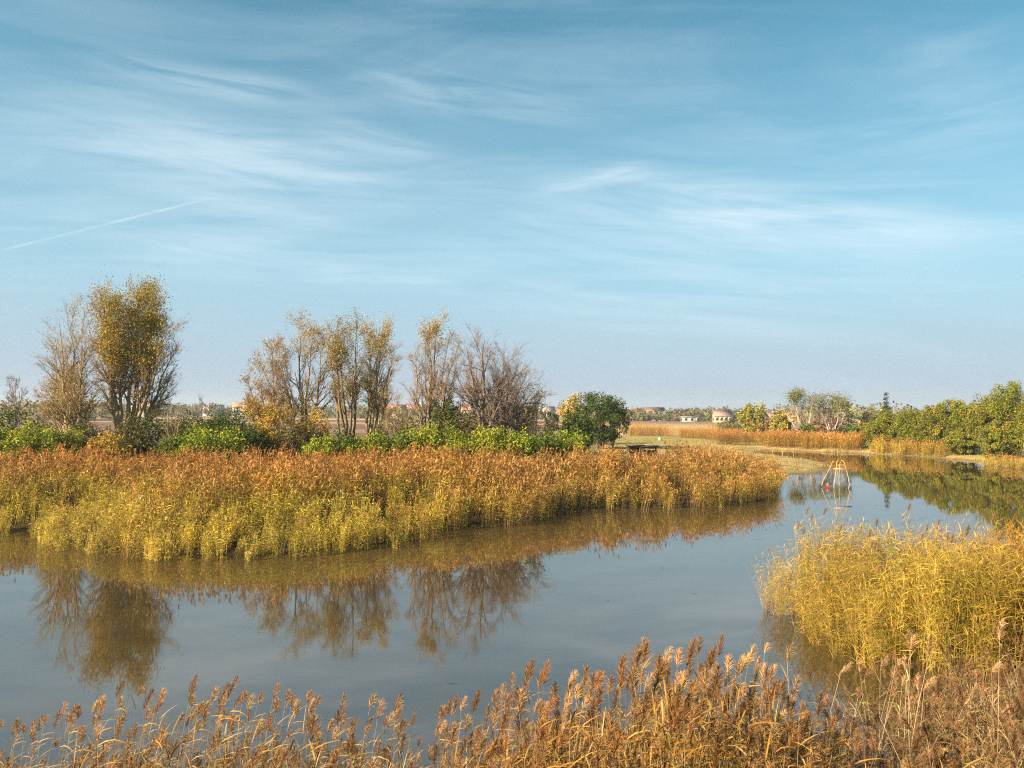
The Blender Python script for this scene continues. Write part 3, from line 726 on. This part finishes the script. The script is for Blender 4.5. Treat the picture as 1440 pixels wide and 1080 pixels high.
bare_tree('sapling', 'twiggy grey sapling just left of the pale stemmed tree', (560, 628), [(545, 560), (560, 545), (572, 575)], 58, 11, .05, bark=(.30, .2, .13), per=(9, 5, 4), depth=.6)

# leafy crowns
def crown_points(rng, rad, nclump, per, rag=.22, bottom=-.8, csize=.22, shell=.55):
    d = norm(rng.normal(size=(nclump, 3))); rr = np.minimum((shell + (1 - shell) * rng.uniform(size=(nclump, 1)) ** .7) * (1 + rng.normal(0, rag * .5, (nclump, 1))), 1.06)
    c = d * rr; c = c[c[:, 2] > bottom]
    cs = csize * rng.uniform(.6, 1.3, len(c))
    P = np.repeat(c, per, 0) + norm(rng.normal(size=(len(c) * per, 3))) * rng.uniform(.15, 1, (len(c) * per, 1)) ** .5 * np.repeat(cs, per)[:, None]
    return P * np.array(rad), np.repeat(np.arange(len(c)), per), len(c)

def leafy(name, label, u, vtop, vbase, D, width_px, seed, pal, ncl=90, per=55, lsize=.22, group=None, cat='tree', bark=(.12, .09, .06), trunk=True, ground=None, depthf=.9, csize=.26, rag=.25, base_frac=None, shell=.5, vfull=None):
    """leafy tree or shrub: width and height read at its distance; crown of clumped small leaves round real limbs"""
    rng = np.random.default_rng(seed)
    top = atD(u, vtop, D); x = top.x; g0 = gz(x, D) if ground is None else ground
    W = width_px * D / F; H = top.z - g0
    cb = g0 + (H * .04 if base_frac is None else H * base_frac)                    # bottom of the crown
    cz = (top.z + cb) / 2; rz_ = (top.z - cb) / 2
    root = empty(name, (x, D, g0)); o3 = np.array([0, 0, cz - g0])
    P, ci, nc = crown_points(rng, (W / 2 * .92, W / 2 * depthf, rz_ * .95), ncl, per, rag, -1.1, csize, shell)
    # uneven outline: swell and pinch by direction
    dn = norm(P); P = P * (1 + min(.16, rag * .64) * vnoise(dn * 3, seed, 1.0)[:, None])
    P = P + o3; P = P[P[:, 2] > .05] if True else P
    keep = np.arange(len(P)); 
    ccol = pick(rng, pal, nc, .14)
    ci = ci[:len(P)] if len(ci) == len(P) else ci[rng.integers(0, len(ci), len(P))]
    cols = ccol[ci] * .65 + pick(rng, pal, len(P), .12) * .35
    tgt = norm(rng.normal(size=(9, 3))) * np.array([W * .34, W * .30, rz_ * .7]) + o3
    k = 6; s_ = np.linspace(0, 1, k)[:, None]; L0 = []; R0 = []
    rt = max(.05, H * .022)
    for q in tgt:
        st = np.array([rng.normal(0, rt), rng.normal(0, rt), -.1]); q[2] = max(q[2], H * .3)
        mid = np.array([q[0] * .25, q[1] * .25, q[2] * .5])
        L0.append(st * (1 - s_) ** 2 + 2 * mid * s_ * (1 - s_) + q * s_ ** 2); R0.append(rt * (1.05 - s_[:, 0]))
    tr = MB(); P0 = np.array(L0); R0 = np.array(R0); tubes(P0, R0, 5, tr, bark)
    P1, R1, _ = kids(rng, P0, R0, 7, .3, .98, (.4, 1.0), lambda t_, L: L * .3, 4, .05, .15, .5, .012); tubes(P1, R1, 3, tr, bark)
    tr.build('trunk', M_bark, root, True)
    cr = MB(); leaves(cr, P, lsize, rng, cols, .7); cr.build('crown', M_leaf, root)
    tag(root, label, cat, group)
    return root

DKGREEN = [(4, (.055, .085, .014)), (3, (.08, .115, .016)), (2, (.035, .055, .012)), (1.2, (.16, .17, .02))]
HEDGE = [(5, (.13, .165, .018)), (4, (.23, .24, .02)), (2.5, (.05, .075, .013)), (2, (.38, .30, .03)), (.5, (.42, .24, .03))]
LIME = [(4, (.21, .28, .022)), (3, (.31, .34, .028)), (2, (.11, .165, .018)), (2, (.44, .40, .035))]
MIDG = [(4, (.085, .13, .018)), (3, (.12, .175, .02)), (1, (.24, .25, .03))]
SCRUB = [(3, (.13, .12, .04)), (3, (.18, .13, .05)), (2, (.09, .11, .03)), (1, (.30, .20, .06))]
YEL = [(4, (.46, .35, .05)), (3, (.36, .31, .05)), (1, (.20, .22, .04)), (1, (.52, .30, .05))]

# the shrubs behind the reed bed, left to right: u, vtop, vbase, D, width px, palette, label
SH = 'shrubs behind the reed bed'
shrubs = [
    (14, 574, 58.5, 66, DKGREEN, 'dark green shrub at the far left edge, its top above its neighbours'),
    (-6, 600, 55, 50, LIME, 'lime green bush cut off by the left edge'),
    (44, 600, 55, 56, LIME + [(3, (.46, .40, .05))], 'bright yellow green bush near the left edge, in front of the dark shrub'),
    (84, 604, 55.5, 56, LIME, 'light green bush below the far left bare tree'),
    (118, 594, 57.5, 52, SCRUB, 'brownish scrub at the foot of the far left bare tree'),
    (150, 614, 55, 48, GOLD, 'mustard coloured low bush under the tallest poplar'),
    (180, 596, 57.5, 50, SCRUB, 'dark brown scrub around the trunk of the tallest poplar'),
    (218, 588, 59, 60, DKGREEN, 'dark green shrub right of the tallest poplar'),
    (268, 584, 60, 74, DKGREEN, 'broad dark green shrub with a level top behind the round lime bush'),
    (322, 586, 60, 78, DKGREEN, 'broad dark green shrub left of the slim yellow tree'),
    (300, 603, 55.5, 84, LIME, 'large round lime green bush in front of the dark shrubs'),
    (262, 612, 55, 56, MIDG, 'mid green bush on the left side of the large round lime bush'),
    (352, 600, 57, 46, DKGREEN, 'small dark bush right of the large round lime bush'),
    (384, 578, 59.5, 40, GOLD, 'golden orange bush at the foot of the slim yellow tree'),
    (418, 592, 58.5, 46, SCRUB, 'brown twiggy bush among the middle tree trunks'),
    (440, 588, 60, 40, GOLD, 'yellow orange bush at the foot of the tall brown tree'),
    (452, 622, 55, 44, LIME, 'low lime bush where the bright hedge begins'),
    (486, 612, 56, 46, MIDG, 'mid green bush in the hedge below the narrow poplar'),
    (522, 610, 56, 52, LIME, 'lime green bush in the hedge below the thin twigged tree'),
    (562, 588, 60, 60, SCRUB, 'dark scrub left of the pale stemmed tree'),
    (560, 611, 56, 50, MIDG, 'mid green hedge bush left of the pale stemmed tree'),
    (598, 606, 56, 52, LIME, 'lime hedge bush in front of the pale stemmed tree'),
    (628, 556, 60.5, 40, DKGREEN, 'tall dark green bush between the two rightmost tall trees'),
    (650, 580, 60, 56, SCRUB, 'brown scrub left of the thick forking trunk'),
    (640, 607, 55.5, 54, LIME, 'lime hedge bush left of the thick forking trunk'),
    (682, 605, 55.5, 54, LIME + [(3, (.46, .40, .05))], 'yellow green hedge bush in front of the thick forking trunk'),
    (722, 609, 55.5, 52, LIME, 'lime hedge bush right of the thick forking trunk'),
    (760, 611, 56.5, 50, MIDG, 'mid green hedge bush below the small yellow leaved tree'),
    (795, 610, 58, 46, LIME, 'lime bush at the right end of the hedge'),
]
for i, (u, vt, D, wpx, pal, lab) in enumerate(shrubs):
    leafy('shrub', lab, u, vt - 5, 640, D, wpx * 1.45, 900 + i, pal, ncl=int(50 + wpx * 1.0), per=85, lsize=.15, group=SH, cat='shrub', csize=.30, shell=.45)

leafy('broadleaf_tree', 'big round dark green tree alone at the edge of the lawn', 845, 551, 628, 112, 84, 950, DKGREEN, ncl=130, per=130, lsize=.24, base_frac=.10, csize=.20, rag=.08)
leafy('shrub', 'dark green bushy shrub in front of the big round tree', 812, 578, 640, 97, 50, 951, DKGREEN, ncl=110, per=50, lsize=.30, cat='shrub')
leafy('broadleaf_tree', 'golden yellow tree peeking out left of the big round dark tree', 806, 553, 620, 125, 36, 952, [(3, (.55, .36, .06)), (2, (.42, .30, .06)), (1, (.30, .28, .06))], ncl=80, per=45, lsize=.36)
leafy('small_tree', 'small dark young tree under the right side of the big round tree', 862, 606, 626, 116, 14, 953, DKGREEN, ncl=22, per=30, lsize=.22, base_frac=.35)
leafy('shrub', 'yellow bush in the field left of the golden tree', 742, 568, 590, 180, 22, 954, GOLD, ncl=34, per=34, lsize=.5, cat='shrub')
leafy('shrub', 'olive bush in the field beside the track', 776, 574, 596, 170, 26, 955, SCRUB, ncl=34, per=34, lsize=.45, cat='shrub')

# right shore
OL = [(3, (.17, .18, .06)), (2, (.24, .22, .07)), (1, (.12, .13, .05))]
RS = 'trees on the right shore'
leafy('broadleaf_tree', 'round yellow and green tree left of the two bare crowned trees', 1058, 566, 608, 150, 38, 960, [(3, (.46, .36, .05)), (3, (.26, .26, .045)), (1, (.14, .17, .04))], ncl=90, per=50, lsize=.40)
leafy('willow_tree', 'small drooping yellow willow right of the round yellow tree', 1098, 577, 610, 140, 28, 961, YEL, ncl=70, per=50, lsize=.36)
bare_tree('white_stemmed_tree', 'pale stemmed tree with a thin olive crown, left one of a pair', (1130, 612), [(1110, 562), (1120, 555), (1130, 553), (1140, 557), (1148, 566), (1106, 572), (1150, 578)], 135, 62, .17,
          bark=(.46, .40, .34), leafpal=OL, leafn=3600, lspread=.55, leafmask=[(1128, 560, 20, 10, 1)], leafsize=.20, per=(10, 6, 4), group='pair of pale stemmed trees', rmin=.018, low=.3, blen=.22, depth=1.5)
bare_tree('white_stemmed_tree', 'pale stemmed tree with a thin olive crown, right one of a pair beside the pine', (1170, 612), [(1155, 562), (1163, 557), (1172, 556), (1180, 560), (1188, 566), (1150, 574)], 135, 63, .17,
          bark=(.46, .40, .34), leafpal=OL, leafn=3400, lspread=.55, leafmask=[(1168, 563, 20, 9, 1)], leafsize=.20, per=(10, 6, 4), group='pair of pale stemmed trees', rmin=.018, low=.3, blen=.22, depth=1.5)
RB = [(3, (.30, .16, .08)), (2, (.22, .13, .07)), (1, (.36, .24, .08))]
for i, (u, vt, D, wpx, pal, lab) in enumerate([
        (1028, 588, 170, 40, OL, 'olive brown bush at the left end of the right shore growth'),
        (1078, 590, 145, 30, RB, 'brown bush between the round yellow tree and the willow'),
        (1118, 590, 140, 34, RB, 'reddish brown bush at the foot of the left pale stemmed tree'),
        (1134, 597, 128, 26, MIDG, 'green bush below the left pale stemmed tree'),
        (1150, 586, 142, 36, RB, 'brown bush between the two pale stemmed trees'),
        (1178, 588, 145, 40, [(2, (.42, .13, .08)), (1, (.32, .16, .08))], 'brick red bush behind the right pale stemmed tree'),
        (1182, 600, 128, 30, DKGREEN, 'dark green bush below the pine'),
        (1208, 597, 122, 34, MIDG, 'green bush left of the hedge trees'),
        (1222, 574, 135, 28, SCRUB, 'tall brown bush left of the spruce')]):
    leafy('shrub', lab, u, vt, 620, D, wpx, 970 + i, pal, ncl=44, per=40, lsize=.36, cat='shrub', group='bushes on the right shore')

def conifer(name, label, u, vtop, D, wpx, seed, pal, tiers=11, loose=.5):
    rng = np.random.default_rng(seed); top = atD(u, vtop, D); g0 = gz(top.x, D); H = top.z - g0; W = wpx * D / F
    root = empty(name, (top.x, D, g0)); tr = MB()
    z_ = np.linspace(0, 1, 6); tubes(np.stack([0 * z_, 0 * z_, H * z_], 1)[None], (.16 * (1.03 - z_))[None], 6, tr, BARK)
    mb = MB(); Pts = []
    for i in range(tiers):
        f = i / (tiers - 1); zt_ = H * (.18 + .80 * f); rad = W / 2 * (1 - f) ** .8 + .12
        for j in range(int(8 + 4 * (1 - f))):
            a = rng.uniform(0, 6.28); L = rad * rng.uniform(.65, 1.15); n = int(18 * max(L, .4))
            s_ = rng.uniform(0, 1, n); droop_ = -.25 * L * s_ ** 1.5 + loose * .1 * L
            Pts.append(np.column_stack([np.cos(a) * L * s_, np.sin(a) * L * s_, zt_ + droop_]) + rng.normal(0, .10 + .1 * loose, (n, 3)))
            tubes(np.array([[(0, 0, zt_), (math.cos(a) * L * .9, math.sin(a) * L * .9, zt_ - .15 * L)]]), np.array([[.03, .01]]), 3, tr, BARK)
    P_ = np.concatenate(Pts); leaves(mb, P_, .30, rng, pick(rng, pal, len(P_)), .45)
    tr.build('trunk', M_bark, root); mb.build('crown', M_leaf, root); tag(root, label, 'tree')
conifer('spruce_tree', 'dark pointed spruce rising above the left end of the hedge trees', 1246, 553, 125, 32, 980, [(3, (.035, .065, .03)), (1, (.06, .10, .035))])
conifer('pine_tree', 'dark ragged pine right of the pale stemmed pair', 1192, 570, 136, 34, 981, [(3, (.05, .075, .04)), (1, (.08, .10, .05))], tiers=7, loose=1.6)

hedge = [(1232, 590, 118, 44, 'low green tree at the left end of the hedge row'), (1252, 578, 116, 48, 'yellow tinged tree just below the spruce'),
         (1284, 572, 112, 50, 'second rounded hedge tree right of the spruce'), (1310, 573, 110, 42, 'rounded hedge tree left of the dip in the row'),
         (1336, 560, 107, 56, 'hedge tree with a brownish top right of the dip'), (1366, 566, 104, 46, 'green hedge tree in the middle of the row'),
         (1388, 552, 101, 54, 'broad hedge tree one step below the tallest'), (1424, 530, 96, 66, 'tallest hedge tree with an orange tinged top'),
         (1462, 548, 91, 60, 'hedge tree cut off by the right edge'), (1404, 590, 96, 46, 'low leafy tree in front of the tallest hedge tree'),
         (1352, 600, 103, 44, 'low leafy tree at the water below the brown topped one'), (1300, 602, 110, 44, 'low leafy tree above the green bank grass')]
for i, (u, vt, D, wpx, lab) in enumerate(hedge):
    pal = HEDGE if i % 3 else HEDGE + [(3, (.30, .22, .05))]
    leafy('hedge_tree', lab, u, vt + 2, 650, D, wpx, 990 + i, pal, ncl=120, per=170, lsize=.19, group='dense trees along the right shore', csize=.24, shell=.5)

# far woodland: one mass on the plain
rng = np.random.default_rng(77); fw = MB()
def wood(u0, u1, D0, D1, n, hh, pal, lsz):
    for i in range(n):
        D = rng.uniform(D0, D1); u = rng.uniform(u0, u1); p = atD(u, 580, D); h = hh * rng.uniform(.5, 1.25); wd = h * rng.uniform(.8, 1.6)
        m = 90; q = norm(rng.normal(size=(m, 3))) * rng.uniform(.4, 1, (m, 1)) ** .6 * np.array([wd / 2, wd / 2, h / 2]) * (1 + rng.normal(0, .12, (m, 1)))
        q = q + np.array([p.x, D, .5 + h * .5]); c0 = pick(rng, pal, 1, .15)[0]
        leaves(fw, q, lsz * rng.uniform(.8, 1.2), rng, np.clip(c0 * rng.uniform(.75, 1.25, (m, 1)), 0, 1), .8)
FWP = [(3, (.16, .16, .06)), (2, (.24, .20, .07)), (2, (.20, .14, .09)), (2, (.12, .13, .06)), (1, (.32, .24, .08))]
wood(-60, 170, 330, 420, 60, 9, [(2, (.38, .27, .10)), (2, (.30, .22, .09)), (1, (.16, .17, .08))], 1.2)
wood(-60, 620, 480, 620, 230, 8, FWP, 1.5)
wood(560, 900, 420, 560, 120, 6, FWP, 1.4)
wood(870, 1110, 430, 560, 150, 6.5, FWP, 1.3)
wood(1085, 1500, 240, 420, 130, 8, FWP, 1.2)
wood(-150, 1600, 900, 1300, 420, 11, [(2, (.15, .14, .09)), (1, (.22, .17, .10))], 3.0)
tag(fw.build('far_woodland', M_leaf), 'far hazy band of autumn trees along the horizon', 'woodland', kind='stuff')
for (u, vt, D, w_, lab) in ((22, 530, 300, 28, 'leafless tree on the plain at the far left horizon'), (98, 546, 330, 20, 'faint leafless tree on the horizon behind the far left bare tree'),
                            (282, 556, 480, 14, 'small hazy leafless tree on the horizon between the left tree groups'), (979, 574, 470, 14, 'leafless tree on the horizon left of the long ochre building')):
    bare_tree('distant_tree', lab, (u, 590), [(u - w_ * .4, vt + 12), (u, vt), (u + w_ * .4, vt + 10), (u + 2, vt + 5)], D, int(u) + 5, .3, bark=(.24, .19, .16), per=(9, 5, 3), rmin=.06, depth=2, blen=.35)

# ---------------------------------------------------------------- houses
def house(u, D, w_, dp, hw, hr, wall, roof, rz, label, name='house', nwin=3, chim=True, flat=False):
    p = atD(u, 580, D); x = p.x; g0 = .45
    root = empty(name, (x, D, g0), rz); mb = MB(); W, Dp = w_ / 2, dp / 2
    V = [(-W, -Dp, 0), (W, -Dp, 0), (W, Dp, 0), (-W, Dp, 0), (-W, -Dp, hw), (W, -Dp, hw), (W, Dp, hw), (-W, Dp, hw), (-W, 0, hw + hr), (W, 0, hw + hr)]
    if flat: mb.add(V[:8], [(0, 1, 5, 4), (1, 2, 6, 5), (2, 3, 7, 6), (3, 0, 4, 7), (4, 5, 6, 7)], None, wall)
    else: mb.add(V, [(0, 1, 5, 4), (2, 3, 7, 6), (3, 0, 4, 7), (1, 2, 6, 5)], [(4, 8, 7), (5, 6, 9)], wall)
    mb.build('wall', M_wall, root)
    r = MB(); e = .5; th = .18
    if flat: boxm(r, (0, 0, hw + .2), (w_ + .8, dp + .8, .35), 0, roof)
    else:
        for s_ in (-1, 1):
            a = np.array([(-W - e, s_ * (Dp + e), hw - e * hr / Dp + .03), (W + e, s_ * (Dp + e), hw - e * hr / Dp + .03), (W + e, s_ * .0, hw + hr + .03), (-W - e, s_ * .0, hw + hr + .03)])
            Vv = np.concatenate([a, a + np.array([0, 0, th])])
            r.add(Vv, [(0, 1, 2, 3), (4, 5, 6, 7), (0, 1, 5, 4), (1, 2, 6, 5), (2, 3, 7, 6), (3, 0, 4, 7)], None, roof)
    ro = r.build('roof', M_roof, root)
    if chim and not flat:
        c_ = MB(); boxm(c_, (W * .4, Dp * .3, hw + hr * .95), (.9, .9, 2.0), 0, (.40, .22, .16)); c_.build('chimney', M_wall, ro)
    for i in range(nwin):
        fr = MB(); xx = -W + w_ * (i + .5) / nwin; zz = hw * .55
        boxm(fr, (xx, -Dp - .02, zz), (1.5, .14, 1.7), 0, (.7, .68, .62)); f = fr.build('window', M_wall, root)
        g_ = MB(); boxm(g_, (xx, -Dp - .08, zz), (1.2, .08, 1.4)); g_.build('pane', M_glass, f)
    g_ = MB(); boxm(g_, (-W - .05, 0, hw * .5), (.12, 1.4, 1.6)); g_.build('window', M_glass, root)
    tag(root, label, 'house' if name == 'house' else 'building', None if name != 'house' else 'village houses on the horizon')
PK = (.52, .26, .22); OR = (.50, .24, .15); BR = (.30, .17, .13); CR = (.44, .37, .30); WH = (.36, .31, .28)
house(1015, 400, 8.6, 7, 3.6, 2.6, (.50, .36, .18), (.33, .22, .17), -.05, 'long ochre building with a brown gable roof and pale end wall', 'farm_building', 4, False)
for (u, D, w_, dp, hw, hr, wl, rf, rz, lab) in (
        (216, 520, 13, 9, 7.0, 3.5, CR, PK, .1, 'pink roofed house behind the right limb of the tallest poplar'),
        (198, 540, 9, 8, 6.5, 3.0, WH, PK, -.2, 'smaller pink roofed house left of the larger one behind the poplar'),
        (336, 520, 8, 7, 7.0, 2.8, WH, OR, .3, 'red roofed house left of its neighbour near the slim yellow tree'),
        (349, 515, 7, 7, 6.2, 3.2, WH, PK, -.3, 'red roofed house beside the slim yellow tree'),
        (558, 520, 12, 8, 5.5, 3.5, CR, OR, .1, 'red roofed house seen left of the pale stemmed tree'),
        (578, 540, 12, 9, 6.5, 3.2, WH, PK, -.1, 'pale house seen just left of the pale stemmed tree'),
        (660, 530, 11, 8, 6.0, 3.5, CR, OR, .2, 'house glimpsed through the wide leafless tree'),
        (768, 480, 10, 8, 5.0, 3.2, WH, (.45, .38, .34), .2, 'white house with a grey roof right of the small yellow tree'),
        (786, 500, 9, 8, 4.5, 3.0, WH, OR, -.2, 'white house just left of the golden tree'),
        (892, 470, 8, 7, 4.0, 3.2, WH, PK, .2, 'pink roofed house just right of the big round dark tree'),
        (904, 480, 9, 8, 3.8, 3.0, CR, OR, -.2, 'house between the pink roofed one and the big brown roof'),
        (919, 470, 12, 12, 3.0, 5.0, CR, BR, 0, 'house with the widest and highest brown roof on the horizon'),
        (932, 465, 6, 6, 2.8, 2.2, WH, (.6, .55, .5), 0, 'little white house right of the wide brown roof'),
        (1069, 330, 5, 5, 3.2, 2.0, WH, OR, .3, 'red roofed house right of the round yellow tree'),
        (1084, 340, 5, 5, 3.2, 2.0, WH, PK, -.3, 'pink roofed house above the brown bush left of the willow'),
        (1209, 200, 3.6, 4, 1.4, 1.2, WH, PK, .2, 'small pink roofed hut between the pine and the hedge trees')):
    house(u, D, w_, dp, hw, hr, wl, rf, rz, lab)
house(300, 560, 13, 8, 8.2, 0, (.45, .40, .36), (.30, .28, .27), 0, 'grey flat roofed block on the horizon between the left tree groups', 'flat_roofed_building', 6, False, True)
house(971, 430, 10, 5, 2.6, 0, (.36, .33, .30), (.30, .28, .26), .05, 'low pale shed left of the long ochre building', 'shed', 3, False, True)
house(592, 600, 4, 4, 12, 0, (.6, .55, .48), (.5, .48, .45), 0, 'pale square tower behind the pale stemmed tree', 'tower_building', 2, False, True)

# ---------------------------------------------------------------- small things
def pipe(mb, pts, r=.035, sides=8):
    tubes(np.array([pts], float), np.full((1, len(pts)), r), sides, mb, (1, 1, 1))

# yellow pipe frame standing in the pond
fb = at(1178, 686); k_ = fb.y / F
root = empty('swim_platform_frame', (fb.x, fb.y, 0.0))
def q(u, v, dy=0.0): return ((u - 1178) * k_, dy, (686 - v) * k_)
def leg_arch(pts, split, nm='leg'):
    up = MB(); pipe(up, pts[split:], .028); lo = MB(); pipe(lo, pts[:split + 1], .029)
    a = up.build('leg', M_yellow, root, True); lo.build('worn_foot', M_bare, a, True)
leg_arch([q(1170, 692, -.5), q(1169, 682, -.5), q(1171, 672, -.45), q(1174, 660, -.3), q(1175.5, 650, -.2), q(1177, 647.5, -.15), q(1180, 647, -.1)], 2)
leg_arch([q(1189, 690, -.5), q(1190.5, 681, -.5), q(1190, 672, -.45), q(1188, 660, -.3), q(1186, 650, -.2), q(1184, 648, -.15), q(1182, 648, -.1)], 2)
leg_arch([q(1162, 684, .9), q(1164, 676, .8), q(1167, 668, .6), q(1171, 656, .3), q(1172.5, 650, .2), q(1174, 649, .1)], 2)
leg_arch([q(1187, 684, .9), q(1186, 676, .8), q(1185, 668, .6), q(1184, 656, .3), q(1183, 652, .2), q(1183.5, 650, .1)], 2)
mb = MB(); boxm(mb, q(1182, 659.3, -.2), (24 * k_, .30, .07), 0); b_ = mb.build('board', M_bare, root); b_.rotation_euler = (0, .05, 0)
mb = MB(); pipe(mb, [q(1174, 654, -.25), q(1187, 654, -.25)], .035); mb.build('crossbar', M_yellow, root, True)
mb = MB(); pipe(mb, [q(1179.5, 653, -.25), q(1179.5, 658, -.25)], .04); mb.build('upright_bar', M_bare, root, True)
mb = MB(); boxm(mb, q(1165, 683, .2), (.09, .35, .36), .2); mb.build('float_panel', M_redp, root)
tag(root, 'yellow pipe frame with a pale board and red panel standing in the pond', 'pipe frame')

# two yellow arches at the edge of the bay
for (u0, u1, vt, vb, lab) in ((1086, 1100, 627.5, 637, 'left of two thin yellow arches at the edge of the bay'), (1100, 1116, 630, 641, 'right of two thin yellow arches at the edge of the bay')):
    b0 = at((u0 + u1) / 2, vb, .1); kk = b0.y / F; n = 13; mb = MB(); W_ = (u1 - u0) * kk / 2; Hh = (vb - vt) * kk
    pts = [(-W_ * math.cos(PI * i / (n - 1)), 0, Hh * math.sin(PI * i / (n - 1)) ** .75 - .12) for i in range(n)]
    pipe(mb, pts, .035); o = mb.build('arch', M_yellow, None, True, (b0.x, b0.y, .1))
    tag(o, lab, 'arch', 'yellow arches by the bay')

# two dark tables on the lawn
for (u, vt, W_, lab, pan) in ((893, 625.5, 2.0, 'dark lawn table with dark red side boards, left of the pair', True), (913, 626.5, 2.0, 'dark lawn table half hidden by reed tops, right of the pair', False)):
    D = 84; p = atD(u, vt, D); g0 = gz(p.x, D); root = empty('table', (p.x, D, g0)); H = p.z - g0
    mb = MB(); boxm(mb, (0, 0, H - .06), (W_, 1.1, .12)); mb.build('tabletop', M_dark, root)
    mb = MB(); boxm(mb, (0, 0, H - .20), (W_ * .8, .8, .14)); mb.build('apron', M_dark, root)
    for s_ in (-1, 1):
        mb = MB(); boxm(mb, (s_ * W_ * .36, 0, (H - .27) / 2), (.10, .8, H - .27)); mb.build('side_panel', M_dark, root)
    if pan:
        mb = MB(); boxm(mb, (0, .1, (H - .27) / 2), (W_ * .68, .08, H - .30)); mb.build('back_panel', M_wine, root)
    else:
        mb = MB(); boxm(mb, (0, .1, H * .55), (W_ * .68, .08, H * .35)); mb.build('back_panel', M_wine, root)
    tag(root, lab, 'table', 'dark tables on the lawn')

# white stone on the lawn
p = at(928, 620, .5); rng = np.random.default_rng(5); mb = MB()
th = np.linspace(0, PI, 7); ph = np.linspace(0, 2 * PI, 10, endpoint=False)
Vs = np.array([(math.sin(a) * math.cos(b_) * .34, math.sin(a) * math.sin(b_) * .3, math.cos(a) * .42 + .25) for a in th for b_ in ph]); Vs *= rng.uniform(.88, 1.1, (len(Vs), 1))
Qs = [(i * 10 + j, i * 10 + (j + 1) % 10, (i + 1) * 10 + (j + 1) % 10, (i + 1) * 10 + j) for i in range(6) for j in range(10)]
mb.add(Vs, Qs); tag(mb.build('stone', M_stone, None, False, (p.x, p.y, gz(p.x, p.y))), 'small white stone on the lawn before the orange reed belt', 'stone')

# grass on the lawn and banks
src_grass = []
for i in range(3):
    rg = np.random.default_rng(1200 + i); mb = MB()
    for j in range(26):
        a_ = rg.uniform(0, 6.28); r_ = .5 * math.sqrt(rg.uniform())
        blade(mb, (r_ * math.cos(a_), r_ * math.sin(a_), -.03), (rg.normal(0, .4), rg.normal(0, .4), 1), rg.uniform(.12, .32), .04, rg.uniform(.3, 1.2), rg, pick(rg, [(3, (.36, .28, .09)), (2, (.22, .24, .06)), (1, (.46, .34, .14))], 1)[0], seg=2)
    src_grass.append(bpy.data.objects.new('grass_tuft_source', mb.mesh('grass_tuft_source', M_reed_i)))
rng = np.random.default_rng(51)
P = area_points(rng, 8, 62, 66, 150, .55, lambda P: (sdist(P) > .6) & (P[:, 0] / P[:, 1] > .11) & (P[:, 0] / P[:, 1] < .7))
nz = vnoise(P, 52, .12)
scatter('grass', np.column_stack([P, ground_z(P)]), np.column_stack([P * 0, rng.uniform(0, 6.28, len(P))]), rng.uniform(.5, 1.3, len(P)) * (1 + .5 * (nz > .3)), rng.integers(0, 3, len(P)),
        (1 + .2 * nz)[:, None] * np.ones(3), src_grass, 'short dry grass on the lawn and spit', 'grass')

# bits of dead reed floating on the water, thickest along the edges
rng = np.random.default_rng(61); mb = MB()
P = area_points(rng, -40, 46, 11, 100, .55, lambda P: (sdist(P) < -.3) & (np.abs(P[:, 0]) < P[:, 1] * .7))
dd_ = -sdist(P); P = P[rng.uniform(size=len(P)) < .04 + .9 * np.exp(-dd_ / .9)]
for q_ in P:
    a_ = rng.uniform(0, PI); L_ = rng.uniform(.05, .38); w_ = rng.uniform(.008, .022); c_, s__ = math.cos(a_), math.sin(a_)
    mb.add([(q_[0] - c_ * L_, q_[1] - s__ * L_, .006), (q_[0] - s__ * w_, q_[1] + c_ * w_, .010), (q_[0] + c_ * L_, q_[1] + s__ * L_, .006), (q_[0] + s__ * w_, q_[1] - c_ * w_, .010)], [(0, 3, 2, 1)], None,
           pick(rng, [(2, (.30, .20, .08)), (2, (.10, .07, .03)), (1, (.42, .33, .16))], 1)[0])
tag(mb.build('floating_litter', M_leaf), 'bits of dead reed floating along the edges of the pond', 'litter', kind='stuff')

# ---------------------------------------------------------------- haze
hz = MB(); boxm(hz, (0, 1170, 17.0), (4960, 2500, 38.0))
Mh = bpy.data.materials.new('haze'); Mh.use_nodes = True; t = NT(Mh.node_tree)
pv = t.n('ShaderNodeVolumePrincipled'); pv.inputs['Color'].default_value = (.78, .86, .95, 1); pv.inputs['Density'].default_value = .00026
pv.inputs['Anisotropy'].default_value = .1
o = t.n('ShaderNodeOutputMaterial'); t.l(pv.outputs[0], o.inputs['Volume'])
tag(hz.build('haze', Mh), kind='stuff')
